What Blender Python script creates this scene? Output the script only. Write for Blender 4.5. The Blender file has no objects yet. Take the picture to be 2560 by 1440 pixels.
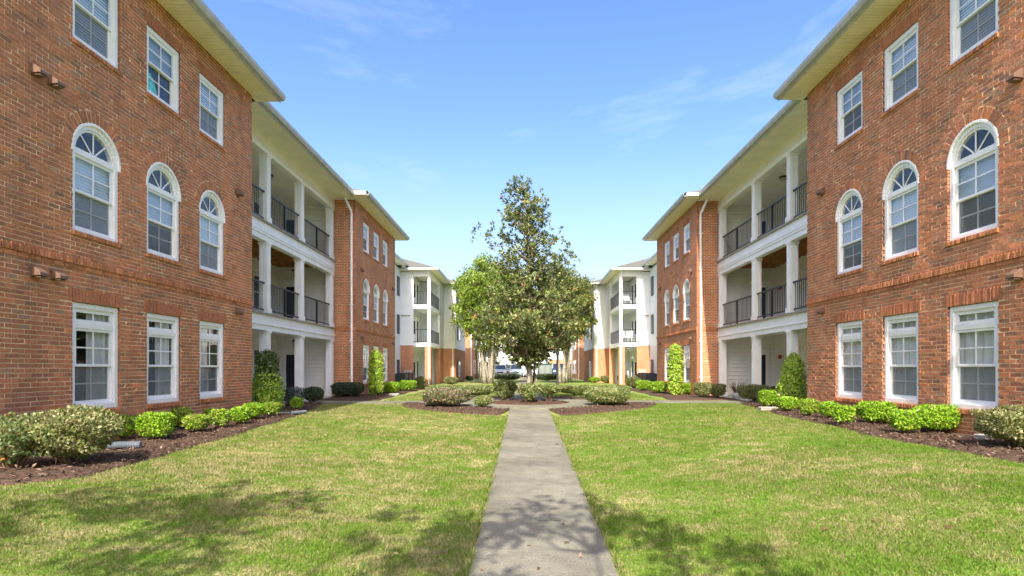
import bpy, math, random
import numpy as np
from mathutils import Vector
random.seed(7)
RNG = np.random.default_rng(11)
scene = bpy.context.scene
COL = scene.collection

# ------------------------------------------------------------------ camera, sky, sun, exposure
cam_d = bpy.data.cameras.new('camera')
cam_d.sensor_width = 36.0
cam_d.lens = 36.0 * 1440 / 2560
cam_d.shift_x = -30 / 2560
cam_d.shift_y = 201 / 2560
cam_d.clip_start = 0.05
cam_d.clip_end = 6000
cam = bpy.data.objects.new('camera', cam_d)
COL.objects.link(cam)
cam.location = (0, 0, 0)
cam.rotation_euler = (math.pi / 2, 0, 0)
scene.camera = cam

SUN_TRAVEL = Vector((0.093, 1.07, -1.0)).normalized()
elev = math.asin(-SUN_TRAVEL.z)
azim = math.atan2(-SUN_TRAVEL.x, -SUN_TRAVEL.y)
world = bpy.data.worlds.new('World')
scene.world = world
world.use_nodes = True
wn, wl = world.node_tree.nodes, world.node_tree.links
wn.clear()
w_out = wn.new('ShaderNodeOutputWorld')
w_bg = wn.new('ShaderNodeBackground')
w_bg.inputs['Strength'].default_value = 0.15
sky = wn.new('ShaderNodeTexSky')
sky.sky_type = 'NISHITA'
sky.sun_disc = False
sky.sun_elevation = elev
sky.sun_rotation = azim
sky.altitude = 0
sky.air_density = 1.0
sky.dust_density = 3.0
sky.ozone_density = 2.5
tc = wn.new('ShaderNodeTexCoord')
mp = wn.new('ShaderNodeMapping')
mp.inputs['Scale'].default_value = (1.0, 1.0, 3.2)
mp.inputs['Location'].default_value = (3.7, 1.3, 0.2)
nz = wn.new('ShaderNodeTexNoise')
nz.inputs['Scale'].default_value = 2.3
nz.inputs['Detail'].default_value = 9
nz.inputs['Roughness'].default_value = 0.62
nz.inputs['Distortion'].default_value = 0.5
cr = wn.new('ShaderNodeValToRGB')
cr.color_ramp.elements[0].position = 0.54
cr.color_ramp.elements[0].color = (0, 0, 0, 1)
cr.color_ramp.elements[1].position = 0.86
cr.color_ramp.elements[1].color = (0.40, 0.40, 0.40, 1)
mx = wn.new('ShaderNodeMixRGB')
mx.inputs['Color2'].default_value = (2.6, 2.85, 3.2, 1)
wl.new(tc.outputs['Generated'], mp.inputs['Vector'])
wl.new(mp.outputs['Vector'], nz.inputs['Vector'])
wl.new(nz.outputs['Fac'], cr.inputs['Fac'])
wl.new(cr.outputs['Color'], mx.inputs['Fac'])
grade = wn.new('ShaderNodeHueSaturation')
grade.inputs['Saturation'].default_value = 1.32
grade.inputs['Hue'].default_value = 0.509
grade.inputs['Value'].default_value = 0.87
whiteb = wn.new('ShaderNodeMixRGB')
whiteb.blend_type = 'MULTIPLY'
whiteb.inputs['Fac'].default_value = 1.0
whiteb.inputs['Color2'].default_value = (1.0, 0.915, 0.85, 1)
wl.new(sky.outputs['Color'], whiteb.inputs['Color1'])
wl.new(whiteb.outputs['Color'], grade.inputs['Color'])
wl.new(grade.outputs['Color'], mx.inputs['Color1'])
# pale air towards the horizon, the same all round
sepz = wn.new('ShaderNodeSeparateXYZ')
wl.new(tc.outputs['Generated'], sepz.inputs[0])
hz = wn.new('ShaderNodeMapRange')
hz.interpolation_type = 'SMOOTHSTEP'
hz.inputs['From Min'].default_value = 0.02
hz.inputs['From Max'].default_value = 0.40
hz.inputs['To Min'].default_value = 0.62
hz.inputs['To Max'].default_value = 0.0
wl.new(sepz.outputs['Z'], hz.inputs['Value'])
air = wn.new('ShaderNodeMixRGB')
air.inputs['Color2'].default_value = (1.55, 1.85, 2.2, 1)
wl.new(hz.outputs['Result'], air.inputs['Fac'])
wl.new(mx.outputs['Color'], air.inputs['Color1'])
wl.new(air.outputs['Color'], w_bg.inputs['Color'])
wl.new(w_bg.outputs['Background'], w_out.inputs['Surface'])

sun_d = bpy.data.lights.new('sun', 'SUN')
sun_d.energy = 2.75
sun_d.angle = math.radians(0.45)
sun_d.color = (1.0, 0.91, 0.78)
sun = bpy.data.objects.new('sun', sun_d)
COL.objects.link(sun)
sun.rotation_euler = SUN_TRAVEL.to_track_quat('-Z', 'Y').to_euler()
sun.location = (0, -20, 30)

scene.view_settings.view_transform = 'Standard'
scene.view_settings.look = 'None'
scene.view_settings.gamma = 1
scene.view_settings.use_curve_mapping = False
scene.view_settings.exposure = 1.72
scene.render.engine = 'CYCLES'
scene.cycles.max_bounces = 10
scene.cycles.diffuse_bounces = 6
scene.cycles.transparent_max_bounces = 12
scene.cycles.use_denoising = True
scene.cycles.caustics_reflective = False
scene.cycles.caustics_refractive = False

# ------------------------------------------------------------------ helpers
class MB:
    """collects faces and links them as one mesh object"""
    def __init__(self):
        self.v, self.f, self.t = [], [], []
    def face(self, pts, tint=None):
        n = len(self.v)
        self.v.extend(pts)
        self.f.append(tuple(range(n, n + len(pts))))
        self.t.append(tint)
    def box(self, x0, x1, y0, y1, z0, z1, tint=None):
        x0, x1 = min(x0, x1), max(x0, x1); y0, y1 = min(y0, y1), max(y0, y1); z0, z1 = min(z0, z1), max(z0, z1)
        n = len(self.v)
        self.v.extend([(x0, y0, z0), (x1, y0, z0), (x1, y1, z0), (x0, y1, z0), (x0, y0, z1), (x1, y0, z1), (x1, y1, z1), (x0, y1, z1)])
        for q in ((0, 3, 2, 1), (4, 5, 6, 7), (0, 1, 5, 4), (1, 2, 6, 5), (2, 3, 7, 6), (3, 0, 4, 7)):
            self.f.append(tuple(n + k for k in q)); self.t.append(tint)
        return self
    def hull8(self, p, tint=None, back=True):
        """p: 4 front points then the matching 4 back points"""
        n = len(self.v)
        self.v.extend(p)
        qs = [(0, 1, 2, 3), (0, 4, 5, 1), (1, 5, 6, 2), (2, 6, 7, 3), (3, 7, 4, 0)]
        if back: qs.append((7, 6, 5, 4))
        for q in qs:
            self.f.append(tuple(n + k for k in q)); self.t.append(tint)
    def loft(self, rings, tint=None, caps=True):
        n0 = len(self.v); k = len(rings[0])
        for r in rings: self.v.extend(r)
        for i in range(len(rings) - 1):
            for j in range(k):
                a = n0 + i * k + j; b = n0 + i * k + (j + 1) % k
                self.f.append((a, b, b + k, a + k)); self.t.append(tint)
        if caps:
            self.f.append(tuple(n0 + j for j in reversed(range(k)))); self.t.append(tint)
            m = n0 + (len(rings) - 1) * k
            self.f.append(tuple(m + j for j in range(k))); self.t.append(tint)
    def tube(self, pts, radii, n=8, tint=None, caps=True):
        pts = [Vector(p) for p in pts]
        if not hasattr(radii, '__len__'): radii = [radii] * len(pts)
        rings = []
        up = Vector((0, 0, 1))
        for i, p in enumerate(pts):
            d = (pts[min(i + 1, len(pts) - 1)] - pts[max(i - 1, 0)]).normalized()
            a = d.cross(up)
            if a.length < 0.05: a = d.cross(Vector((1, 0, 0)))
            a.normalize(); b = d.cross(a)
            rings.append([tuple(p + (a * math.cos(2 * math.pi * j / n) + b * math.sin(2 * math.pi * j / n)) * radii[i]) for j in range(n)])
        self.loft(rings, tint, caps)
        return self
    def lathe(self, c, prof, n=16, tint=None):
        rings = [[(c[0] + r * math.cos(2 * math.pi * j / n), c[1] + r * math.sin(2 * math.pi * j / n), c[2] + z) for j in range(n)] for r, z in prof]
        self.loft(rings, tint)
        return self
    def mesh(self, name, mat, smooth=False, default=(0.3, 0.3, 0.3)):
        me = bpy.data.meshes.new(name)
        me.from_pydata(self.v, [], self.f)
        if mat: me.materials.append(mat)
        if any(t is not None for t in self.t):
            at = me.attributes.new('tint', 'FLOAT_COLOR', 'FACE')
            arr = np.ones((len(self.f), 4), dtype=np.float32)
            arr[:, :3] = [t if t is not None else default for t in self.t]
            at.data.foreach_set('color', arr.ravel())
        if smooth: me.polygons.foreach_set('use_smooth', [True] * len(me.polygons))
        me.update()
        return me
    def build(self, name, mat, parent=None, smooth=False, origin=None, bevel=0):
        """vertices are world coordinates unless origin is given or the parent is local"""
        o = link(name, self.mesh(name, mat, smooth), parent)
        org = origin if origin is not None else wloc(parent)
        if org is not None and (org[0] or org[1] or org[2]):
            o.data.transform(__import__('mathutils').Matrix.Translation((-org[0], -org[1], -org[2])))
        if origin is not None and parent is None: o.location = origin
        if bevel:
            m = o.modifiers.new('bevel', 'BEVEL'); m.width = bevel; m.segments = 1; m.limit_method = 'ANGLE'
        return o

def wloc(o):
    if o is None: return None
    p = Vector(o.location)
    while o.parent: o = o.parent; p = p + Vector(o.location)
    return p

def link(name, data, parent=None):
    o = bpy.data.objects.new(name, data)
    COL.objects.link(o)
    if parent is not None: o.parent = parent
    return o

def tag(o, label=None, cat=None, group=None, kind=None):
    if label: o['label'] = label
    if cat: o['category'] = cat
    if group: o['group'] = group
    if kind: o['kind'] = kind
    return o

def thing(name, loc, label, cat, group=None, rz=0):
    o = link(name, None)
    o.location = loc; o.rotation_euler = (0, 0, rz)
    o.empty_display_size = 0.2
    return tag(o, label, cat, group)

def copy_tree(o, parent=None):
    c = o.copy(); COL.objects.link(c); c.parent = parent
    for ch in list(o.children): copy_tree(ch, c)
    return c

def arr_mesh(name, verts, quads, mat, tint=None, smooth=False):
    """fast mesh from numpy arrays; quads (N,k)"""
    me = bpy.data.meshes.new(name)
    n, k = quads.shape
    me.vertices.add(len(verts)); me.vertices.foreach_set('co', verts.astype(np.float32).ravel())
    me.loops.add(n * k); me.loops.foreach_set('vertex_index', quads.astype(np.int32).ravel())
    me.polygons.add(n)
    me.polygons.foreach_set('loop_start', np.arange(0, n * k, k, dtype=np.int32))
    me.polygons.foreach_set('loop_total', np.full(n, k, dtype=np.int32))
    if smooth: me.polygons.foreach_set('use_smooth', np.ones(n, dtype=bool))
    if mat: me.materials.append(mat)
    if tint is not None:
        at = me.attributes.new('tint', 'FLOAT_COLOR', 'FACE')
        a = np.ones((n, 4), dtype=np.float32); a[:, :3] = tint
        at.data.foreach_set('color', a.ravel())
    me.update(); me.validate()
    return me

# ------------------------------------------------------------------ materials
def nodes_of(name):
    m = bpy.data.materials.new(name); m.use_nodes = True
    return m, m.node_tree.nodes, m.node_tree.links, m.node_tree.nodes['Principled BSDF']

def pmat(name, col, rough=0.6, spec=0.4, noise=0.0, scale=8.0, bump=0.0, bscale=40.0, metal=0.0, stain=None, emit=None):
    m, n, l, b = nodes_of(name)
    b.inputs['Base Color'].default_value = (*col, 1)
    b.inputs['Roughness'].default_value = rough
    b.inputs['Specular IOR Level'].default_value = spec
    b.inputs['Metallic'].default_value = metal
    geo = n.new('ShaderNodeNewGeometry')
    if noise or stain:
        t = n.new('ShaderNodeTexNoise'); t.inputs['Scale'].default_value = scale; t.inputs['Detail'].default_value = 6
        l.new(geo.outputs['Position'], t.inputs['Vector'])
        r = n.new('ShaderNodeValToRGB')
        r.color_ramp.elements[0].position = 0.3; r.color_ramp.elements[1].position = 0.7
        c2 = stain if stain else tuple(max(0, c * (1 - noise)) for c in col)
        c1 = tuple(min(1, c * (1 + noise)) for c in col) if not stain else col
        r.color_ramp.elements[0].color = (*c2, 1); r.color_ramp.elements[1].color = (*c1, 1)
        l.new(t.outputs['Fac'], r.inputs['Fac']); l.new(r.outputs['Color'], b.inputs['Base Color'])
    if bump:
        t2 = n.new('ShaderNodeTexNoise'); t2.inputs['Scale'].default_value = bscale; t2.inputs['Detail'].default_value = 5
        l.new(geo.outputs['Position'], t2.inputs['Vector'])
        bp = n.new('ShaderNodeBump'); bp.inputs['Strength'].default_value = bump; bp.inputs['Distance'].default_value = 0.02
        l.new(t2.outputs['Fac'], bp.inputs['Height']); l.new(bp.outputs['Normal'], b.inputs['Normal'])
    if emit:
        b.inputs['Emission Color'].default_value = (*emit[0], 1); b.inputs['Emission Strength'].default_value = emit[1]
    return m

def tint_mat(name, rough=0.85, bump=0.35, bscale=55.0, noise=0.35, nscale=22.0, weather=0.0):
    """base colour from the per-piece tint, with fine grain"""
    m, n, l, b = nodes_of(name)
    b.inputs['Roughness'].default_value = rough
    b.inputs['Specular IOR Level'].default_value = 0.25
    a = n.new('ShaderNodeAttribute'); a.attribute_name = 'tint'
    geo = n.new('ShaderNodeNewGeometry')
    t = n.new('ShaderNodeTexNoise'); t.inputs['Scale'].default_value = nscale; t.inputs['Detail'].default_value = 7
    l.new(geo.outputs['Position'], t.inputs['Vector'])
    mr = n.new('ShaderNodeMapRange'); mr.inputs['From Min'].default_value = 0.3; mr.inputs['From Max'].default_value = 0.7
    mr.inputs['To Min'].default_value = 1 - noise; mr.inputs['To Max'].default_value = 1 + noise
    l.new(t.outputs['Fac'], mr.inputs['Value'])
    mm = n.new('ShaderNodeVectorMath'); mm.operation = 'SCALE'
    l.new(a.outputs['Color'], mm.inputs[0]); l.new(mr.outputs['Result'], mm.inputs['Scale'])
    src = mm.outputs['Vector']
    if weather:
        tw = n.new('ShaderNodeTexNoise'); tw.inputs['Scale'].default_value = 1.5; tw.inputs['Detail'].default_value = 6; tw.inputs['Roughness'].default_value = 0.65
        sq = n.new('ShaderNodeVectorMath'); sq.operation = 'MULTIPLY'; sq.inputs[1].default_value = (1, 1, 0.28)
        l.new(geo.outputs['Position'], sq.inputs[0]); l.new(sq.outputs['Vector'], tw.inputs['Vector'])
        mw = n.new('ShaderNodeMapRange'); mw.inputs['From Min'].default_value = 0.35; mw.inputs['From Max'].default_value = 0.65
        mw.inputs['To Min'].default_value = 1 - weather; mw.inputs['To Max'].default_value = 1 + weather
        l.new(tw.outputs['Fac'], mw.inputs['Value'])
        m2 = n.new('ShaderNodeVectorMath'); m2.operation = 'SCALE'
        l.new(src, m2.inputs[0]); l.new(mw.outputs['Result'], m2.inputs['Scale']); src = m2.outputs['Vector']
    l.new(src, b.inputs['Base Color'])
    if bump:
        t2 = n.new('ShaderNodeTexNoise'); t2.inputs['Scale'].default_value = bscale; t2.inputs['Detail'].default_value = 5
        l.new(geo.outputs['Position'], t2.inputs['Vector'])
        bp = n.new('ShaderNodeBump'); bp.inputs['Strength'].default_value = bump; bp.inputs['Distance'].default_value = 0.012
        l.new(t2.outputs['Fac'], bp.inputs['Height']); l.new(bp.outputs['Normal'], b.inputs['Normal'])
    return m

def leaf_mat(name, transl=0.35, rough=0.45, spec=0.4):
    m, n, l, b = nodes_of(name)
    out = n['Material Output']
    a = n.new('ShaderNodeAttribute'); a.attribute_name = 'tint'
    l.new(a.outputs['Color'], b.inputs['Base Color'])
    b.inputs['Roughness'].default_value = rough; b.inputs['Specular IOR Level'].default_value = spec
    tr = n.new('ShaderNodeBsdfTranslucent')
    g = n.new('ShaderNodeGamma'); g.inputs['Gamma'].default_value = 0.85
    l.new(a.outputs['Color'], g.inputs['Color']); l.new(g.outputs['Color'], tr.inputs['Color'])
    ms = n.new('ShaderNodeMixShader'); ms.inputs['Fac'].default_value = transl
    l.new(b.outputs['BSDF'], ms.inputs[1]); l.new(tr.outputs['BSDF'], ms.inputs[2]); l.new(ms.outputs['Shader'], out.inputs['Surface'])
    return m

M = {}
M['brick'] = tint_mat('brick', bump=0.5, bscale=70, noise=0.28, nscale=30, weather=0.17)
M['mortar'] = pmat('mortar', (0.82, 0.60, 0.36), 0.95, 0.1, noise=0.22, scale=3, bump=0.5, bscale=120)
M['white'] = pmat('white_paint', (0.90, 0.89, 0.87), 0.45, 0.4, noise=0.05, scale=3)
M['trim'] = pmat('white_vinyl', (0.88, 0.88, 0.88), 0.35, 0.45, noise=0.04, scale=6)
M['siding'] = pmat('cream_siding', (0.92, 0.90, 0.84), 0.5, 0.35, noise=0.05, scale=2)
M['siding_white'] = pmat('white_siding', (0.80, 0.83, 0.85), 0.5, 0.35, noise=0.05, scale=2)
M['soffit'] = pmat('cream_soffit', (0.93, 0.89, 0.76), 0.5, 0.3, noise=0.06, scale=2)
M['gutter'] = pmat('grey_gutter', (0.46, 0.47, 0.46), 0.4, 0.5, noise=0.15, scale=5)
M['ceiling'] = pmat('cream_ceiling', (0.93, 0.90, 0.82), 0.7, 0.2, noise=0.04, scale=2)
M['wood'] = pmat('brown_joist_wood', (0.46, 0.24, 0.10), 0.75, 0.2, noise=0.35, scale=5, bump=0.3)
M['floor'] = pmat('pale_porch_concrete', (0.50, 0.48, 0.44), 0.85, 0.2, noise=0.15, scale=4)
M['deck'] = pmat('weathered_deck', (0.36, 0.33, 0.28), 0.85, 0.2, noise=0.3, scale=6)
M['rail'] = pmat('black_railing_metal', (0.018, 0.020, 0.026), 0.4, 0.5)
M['door'] = pmat('navy_door_paint', (0.012, 0.018, 0.032), 0.35, 0.5)
M['brass'] = pmat('brushed_metal', (0.55, 0.52, 0.45), 0.3, 0.5, metal=1.0)
M['hood'] = pmat('brown_vent_plastic', (0.17, 0.10, 0.07), 0.5, 0.4, noise=0.2, scale=20)
M['black'] = pmat('black_lamp_metal', (0.012, 0.012, 0.012), 0.45, 0.4)
M['lampglass'] = pmat('frosted_lamp_glass', (0.55, 0.52, 0.42), 0.2, 0.5)
M['red'] = pmat('red_alarm_plastic', (0.45, 0.06, 0.03), 0.4, 0.5)
M['concrete'] = None
M['shingle'] = pmat('grey_shingle', (0.13, 0.128, 0.115), 0.9, 0.15, noise=0.4, scale=14, bump=0.6, bscale=25)
M['blind'] = pmat('pale_blind', (0.62, 0.73, 0.86), 0.6, 0.3)
M['curtain'] = pmat('pale_curtain', (0.60, 0.61, 0.60), 0.8, 0.1, noise=0.08, scale=6)
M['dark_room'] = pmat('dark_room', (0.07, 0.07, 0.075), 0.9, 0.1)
M['teal'] = pmat('teal_cloth', (0.10, 0.62, 0.55), 0.8, 0.1, noise=0.3, scale=12)
M['ac'] = pmat('dark_grey_ac_metal', (0.05, 0.055, 0.06), 0.5, 0.4)
M['pipe'] = pmat('grey_corrugated_pipe', (0.13, 0.155, 0.18), 0.5, 0.4, noise=0.2, scale=10)
M['asphalt'] = pmat('asphalt', (0.055, 0.055, 0.055), 0.9, 0.2, noise=0.2, scale=4)
M['bark'] = pmat('grey_bark', (0.22, 0.19, 0.15), 0.95, 0.1, noise=0.5, scale=7, bump=0.8, bscale=20)
M['pale_bark'] = pmat('lichen_bark', (0.30, 0.27, 0.22), 0.95, 0.1, noise=0.55, scale=9, bump=0.8, bscale=18)
M['twig'] = pmat('brown_twig', (0.13, 0.085, 0.05), 0.9, 0.1, noise=0.3, scale=12)
M['leaf'] = leaf_mat('leaf', 0.42, 0.42, 0.45)
M['glossy_leaf'] = leaf_mat('glossy_leaf', 0.25, 0.35, 0.5)
M['pot'] = pmat('white_pot', (0.55, 0.56, 0.58), 0.5, 0.4, noise=0.1)
M['stone'] = pmat('pale_stone', (0.34, 0.32, 0.28), 0.9, 0.2, noise=0.2, scale=12, bump=0.4)
M['post'] = pmat('dark_lamp_post', (0.035, 0.04, 0.045), 0.35, 0.5)
M['tyre'] = pmat('tyre_rubber', (0.012, 0.012, 0.012), 0.8, 0.3)
M['rim'] = pmat('alloy_rim', (0.5, 0.5, 0.5), 0.3, 0.5, metal=1.0)
M['plate'] = pmat('white_plate', (0.75, 0.75, 0.72), 0.4, 0.4)
M['headlight'] = pmat('headlight_glass', (0.65, 0.67, 0.7), 0.1, 0.6)
M['green_metal'] = pmat('dark_green_metal', (0.03, 0.085, 0.06), 0.5, 0.4, noise=0.2)

def glass_mat():
    m, n, l, b = nodes_of('window_glass')
    out = n['Material Output']; n.remove(b)
    fr = n.new('ShaderNodeFresnel'); fr.inputs['IOR'].default_value = 2.1
    gl = n.new('ShaderNodeBsdfGlossy'); gl.inputs['Roughness'].default_value = 0.015; gl.inputs['Color'].default_value = (0.82, 0.84, 0.86, 1)
    tr = n.new('ShaderNodeBsdfTransparent'); tr.inputs['Color'].default_value = (0.98, 1.0, 1.0, 1)
    ms = n.new('ShaderNodeMixShader')
    geo = n.new('ShaderNodeNewGeometry')
    # a thin pane reflects the same from both sides
    bk = n.new('ShaderNodeMapRange'); bk.inputs['To Min'].default_value = 1.75; bk.inputs['To Max'].default_value = 1 / 1.75
    l.new(geo.outputs['Backfacing'], bk.inputs['Value']); l.new(bk.outputs['Result'], fr.inputs['IOR'])
    t = n.new('ShaderNodeTexNoise'); t.inputs['Scale'].default_value = 1.6; t.inputs['Detail'].default_value = 1
    l.new(geo.outputs['Position'], t.inputs['Vector'])
    bp = n.new('ShaderNodeBump'); bp.inputs['Strength'].default_value = 0.10; bp.inputs['Distance'].default_value = 0.05
    l.new(t.outputs['Fac'], bp.inputs['Height'])
    l.new(bp.outputs['Normal'], gl.inputs['Normal'])
    l.new(fr.outputs['Fac'], ms.inputs['Fac']); l.new(tr.outputs['BSDF'], ms.inputs[1]); l.new(gl.outputs['BSDF'], ms.inputs[2])
    l.new(ms.outputs['Shader'], out.inputs['Surface'])
    return m
M['glass'] = glass_mat()

def screen_mat():
    m, n, l, b = nodes_of('insect_screen')
    out = n['Material Output']
    b.inputs['Base Color'].default_value = (0.20, 0.22, 0.24, 1); b.inputs['Roughness'].default_value = 0.8
    tr = n.new('ShaderNodeBsdfTransparent')
    ms = n.new('ShaderNodeMixShader'); ms.inputs['Fac'].default_value = 0.48
    l.new(tr.outputs['BSDF'], ms.inputs[1]); l.new(b.outputs['BSDF'], ms.inputs[2]); l.new(ms.outputs['Shader'], out.inputs['Surface'])
    return m
M['screen'] = screen_mat()

def concrete_mat():
    m, n, l, b = nodes_of('path_concrete')
    b.inputs['Roughness'].default_value = 0.9; b.inputs['Specular IOR Level'].default_value = 0.2
    geo = n.new('ShaderNodeNewGeometry')
    def noise(s, d=6):
        t = n.new('ShaderNodeTexNoise'); t.inputs['Scale'].default_value = s; t.inputs['Detail'].default_value = d
        l.new(geo.outputs['Position'], t.inputs['Vector']); return t
    a, f, g = noise(0.9), noise(60, 3), noise(5)
    r = n.new('ShaderNodeValToRGB'); e = r.color_ramp.elements
    e[0].position = 0.3; e[0].color = (0.128, 0.124, 0.096, 1); e[1].position = 0.72; e[1].color = (0.222, 0.214, 0.166, 1)
    l.new(a.outputs['Fac'], r.inputs['Fac'])
    m1 = n.new('ShaderNodeMixRGB'); m1.blend_type = 'OVERLAY'; m1.inputs['Fac'].default_value = 0.65
    l.new(r.outputs['Color'], m1.inputs['Color1']); l.new(f.outputs['Fac'], m1.inputs['Color2'])
    m2 = n.new('ShaderNodeMixRGB'); m2.blend_type = 'OVERLAY'; m2.inputs['Fac'].default_value = 0.45
    l.new(m1.outputs['Color'], m2.inputs['Color1']); l.new(g.outputs['Fac'], m2.inputs['Color2'])
    l.new(m2.outputs['Color'], b.inputs['Base Color'])
    bp = n.new('ShaderNodeBump'); bp.inputs['Strength'].default_value = 0.4; bp.inputs['Distance'].default_value = 0.01
    l.new(f.outputs['Fac'], bp.inputs['Height']); l.new(bp.outputs['Normal'], b.inputs['Normal'])
    return m
M['concrete'] = concrete_mat()

def grass_mat(name, blades):
    m, n, l, b = nodes_of(name)
    out = n['Material Output']
    geo = n.new('ShaderNodeNewGeometry')
    sep = n.new('ShaderNodeVectorMath'); sep.operation = 'MULTIPLY'; sep.inputs[1].default_value = (1, 1, 0)
    l.new(geo.outputs['Position'], sep.inputs[0])
    def noise(s, d=5, dist=0.0):
        t = n.new('ShaderNodeTexNoise'); t.inputs['Scale'].default_value = s; t.inputs['Detail'].default_value = d; t.inputs['Distortion'].default_value = dist
        l.new(sep.outputs['Vector'], t.inputs['Vector']); return t
    def ramp(src, pts):
        r = n.new('ShaderNodeValToRGB')
        while len(r.color_ramp.elements) < len(pts): r.color_ramp.elements.new(0.5)
        for e, (p, c) in zip(r.color_ramp.elements, pts): e.position = p; e.color = (*c, 1)
        l.new(src, r.inputs['Fac']); return r
    green, lush, straw = (0.148, 0.205, 0.046), (0.125, 0.235, 0.024), (0.41, 0.36, 0.185)
    big = noise(0.42, 6, 0.6); mid = noise(3.4, 7, 0.5); fine = noise(34, 3)
    add = n.new('ShaderNodeMath'); add.operation = 'ADD'
    s1 = n.new('ShaderNodeMath'); s1.operation = 'MULTIPLY'; s1.inputs[1].default_value = 0.55
    s2 = n.new('ShaderNodeMath'); s2.operation = 'MULTIPLY_ADD'; s2.inputs[1].default_value = 0.75
    l.new(big.outputs['Fac'], s1.inputs[0]); l.new(mid.outputs['Fac'], s2.inputs[0]); l.new(s1.outputs[0], s2.inputs[2])
    l.new(s2.outputs[0], add.inputs[0])
    s3 = n.new('ShaderNodeMath'); s3.operation = 'MULTIPLY_ADD'; s3.inputs[1].default_value = 0.80; s3.inputs[2].default_value = -0.545
    l.new(fine.outputs['Fac'], s3.inputs[0]); l.new(s3.outputs[0], add.inputs[1])
    src = add.outputs[0]
    # the lawn left of the path is drier than the right half
    sx = n.new('ShaderNodeSeparateXYZ'); l.new(geo.outputs['Position'], sx.inputs[0])
    dr = n.new('ShaderNodeMapRange'); dr.inputs['From Min'].default_value = -3.0; dr.inputs['From Max'].default_value = 3.0
    dr.inputs['To Min'].default_value = 0.06; dr.inputs['To Max'].default_value = 0.0
    l.new(sx.outputs['X'], dr.inputs['Value'])
    ad2 = n.new('ShaderNodeMath'); ad2.operation = 'ADD'; l.new(src, ad2.inputs[0]); l.new(dr.outputs['Result'], ad2.inputs[1]); src = ad2.outputs[0]
    if blades:
        a = n.new('ShaderNodeAttribute'); a.attribute_name = 'tint'
        ja = n.new('ShaderNodeSeparateColor'); l.new(a.outputs['Color'], ja.inputs[0])
        ad3 = n.new('ShaderNodeMath'); ad3.operation = 'ADD'; l.new(src, ad3.inputs[0]); l.new(ja.outputs[0], ad3.inputs[1]); src = ad3.outputs[0]
    r = ramp(src, [(0.40, lush), (0.48, (0.19, 0.275, 0.038)), (0.545, green), (0.615, (0.255, 0.265, 0.09)), (0.72, straw)])
    l.new(r.outputs['Color'], b.inputs['Base Color'])
    b.inputs['Roughness'].default_value = 0.7; b.inputs['Specular IOR Level'].default_value = 0.2
    if blades:
        tr = n.new('ShaderNodeBsdfTranslucent'); l.new(r.outputs['Color'], tr.inputs['Color'])
        ms = n.new('ShaderNodeMixShader'); ms.inputs['Fac'].default_value = 0.4
        l.new(b.outputs['BSDF'], ms.inputs[1]); l.new(tr.outputs['BSDF'], ms.inputs[2]); l.new(ms.outputs['Shader'], out.inputs['Surface'])
    else:
        bp = n.new('ShaderNodeBump'); bp.inputs['Strength'].default_value = 0.6; bp.inputs['Distance'].default_value = 0.03
        f2 = noise(45, 4); l.new(f2.outputs['Fac'], bp.inputs['Height']); l.new(bp.outputs['Normal'], b.inputs['Normal'])
    return m
M['lawn'] = grass_mat('lawn_turf', False)
M['blades'] = grass_mat('grass_blades', True)
M['mulch'] = pmat('brown_mulch', (0.088, 0.058, 0.042), 0.95, 0.1, noise=0.5, scale=30, bump=0.9, bscale=45)
M['chip'] = tint_mat('mulch_chips', 0.9, 0.2, 60, 0.3, 40)

# ------------------------------------------------------------------ ground shape
def interp(t, pts):
    return np.interp(t, [p[0] for p in pts], [p[1] for p in pts])
P_MID = [(-60, -1.95), (0, -1.73), (4.4, -1.59), (17.7, -1.167), (22, -1.15), (60, -1.17), (90, -1.2), (3000, -1.2)]
P_LEFT = [(-60, -1.6), (0, -1.36), (6, -1.28), (9, -1.28), (13, -1.2), (17, -1.165), (22, -1.15), (60, -1.17), (90, -1.2), (3000, -1.2)]
P_RIGHT = [(-60, -1.4), (0, -1.12), (6.5, -1.12), (9, -1.12), (12, -1.09), (18, -1.135), (22, -1.15), (60, -1.17), (90, -1.2), (3000, -1.2)]
def ground(x, y):
    x = np.asarray(x, float); y = np.asarray(y, float)
    w = np.clip((np.abs(x - 0.15) - 0.7) / 4.6, 0, 1); w = w * w * (3 - 2 * w)
    side = np.where(x < 0.15, interp(y, P_LEFT), interp(y, P_RIGHT))
    bump = 0.012 * np.sin(x * 1.3 + 0.7 * np.sin(y * 0.9)) * np.sin(y * 1.1 + x * 0.4) * np.clip((np.abs(x - .15) - .7) / 1.0, 0, 1) * (np.abs(x) < 9)
    return interp(y, P_MID) * (1 - w) + side * w + bump
F = 1440.0
def ray(px, py):
    return (px - 1310) / F, (921 - py) / F
def on_ground(px, py):
    a, b = ray(px, py)
    lo, hi = 2.0, 200.0
    for _ in range(60):
        mid = (lo + hi) / 2
        if b * mid > float(ground(a * mid, mid)): lo = mid
        else: hi = mid
    return a * lo, lo

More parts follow.
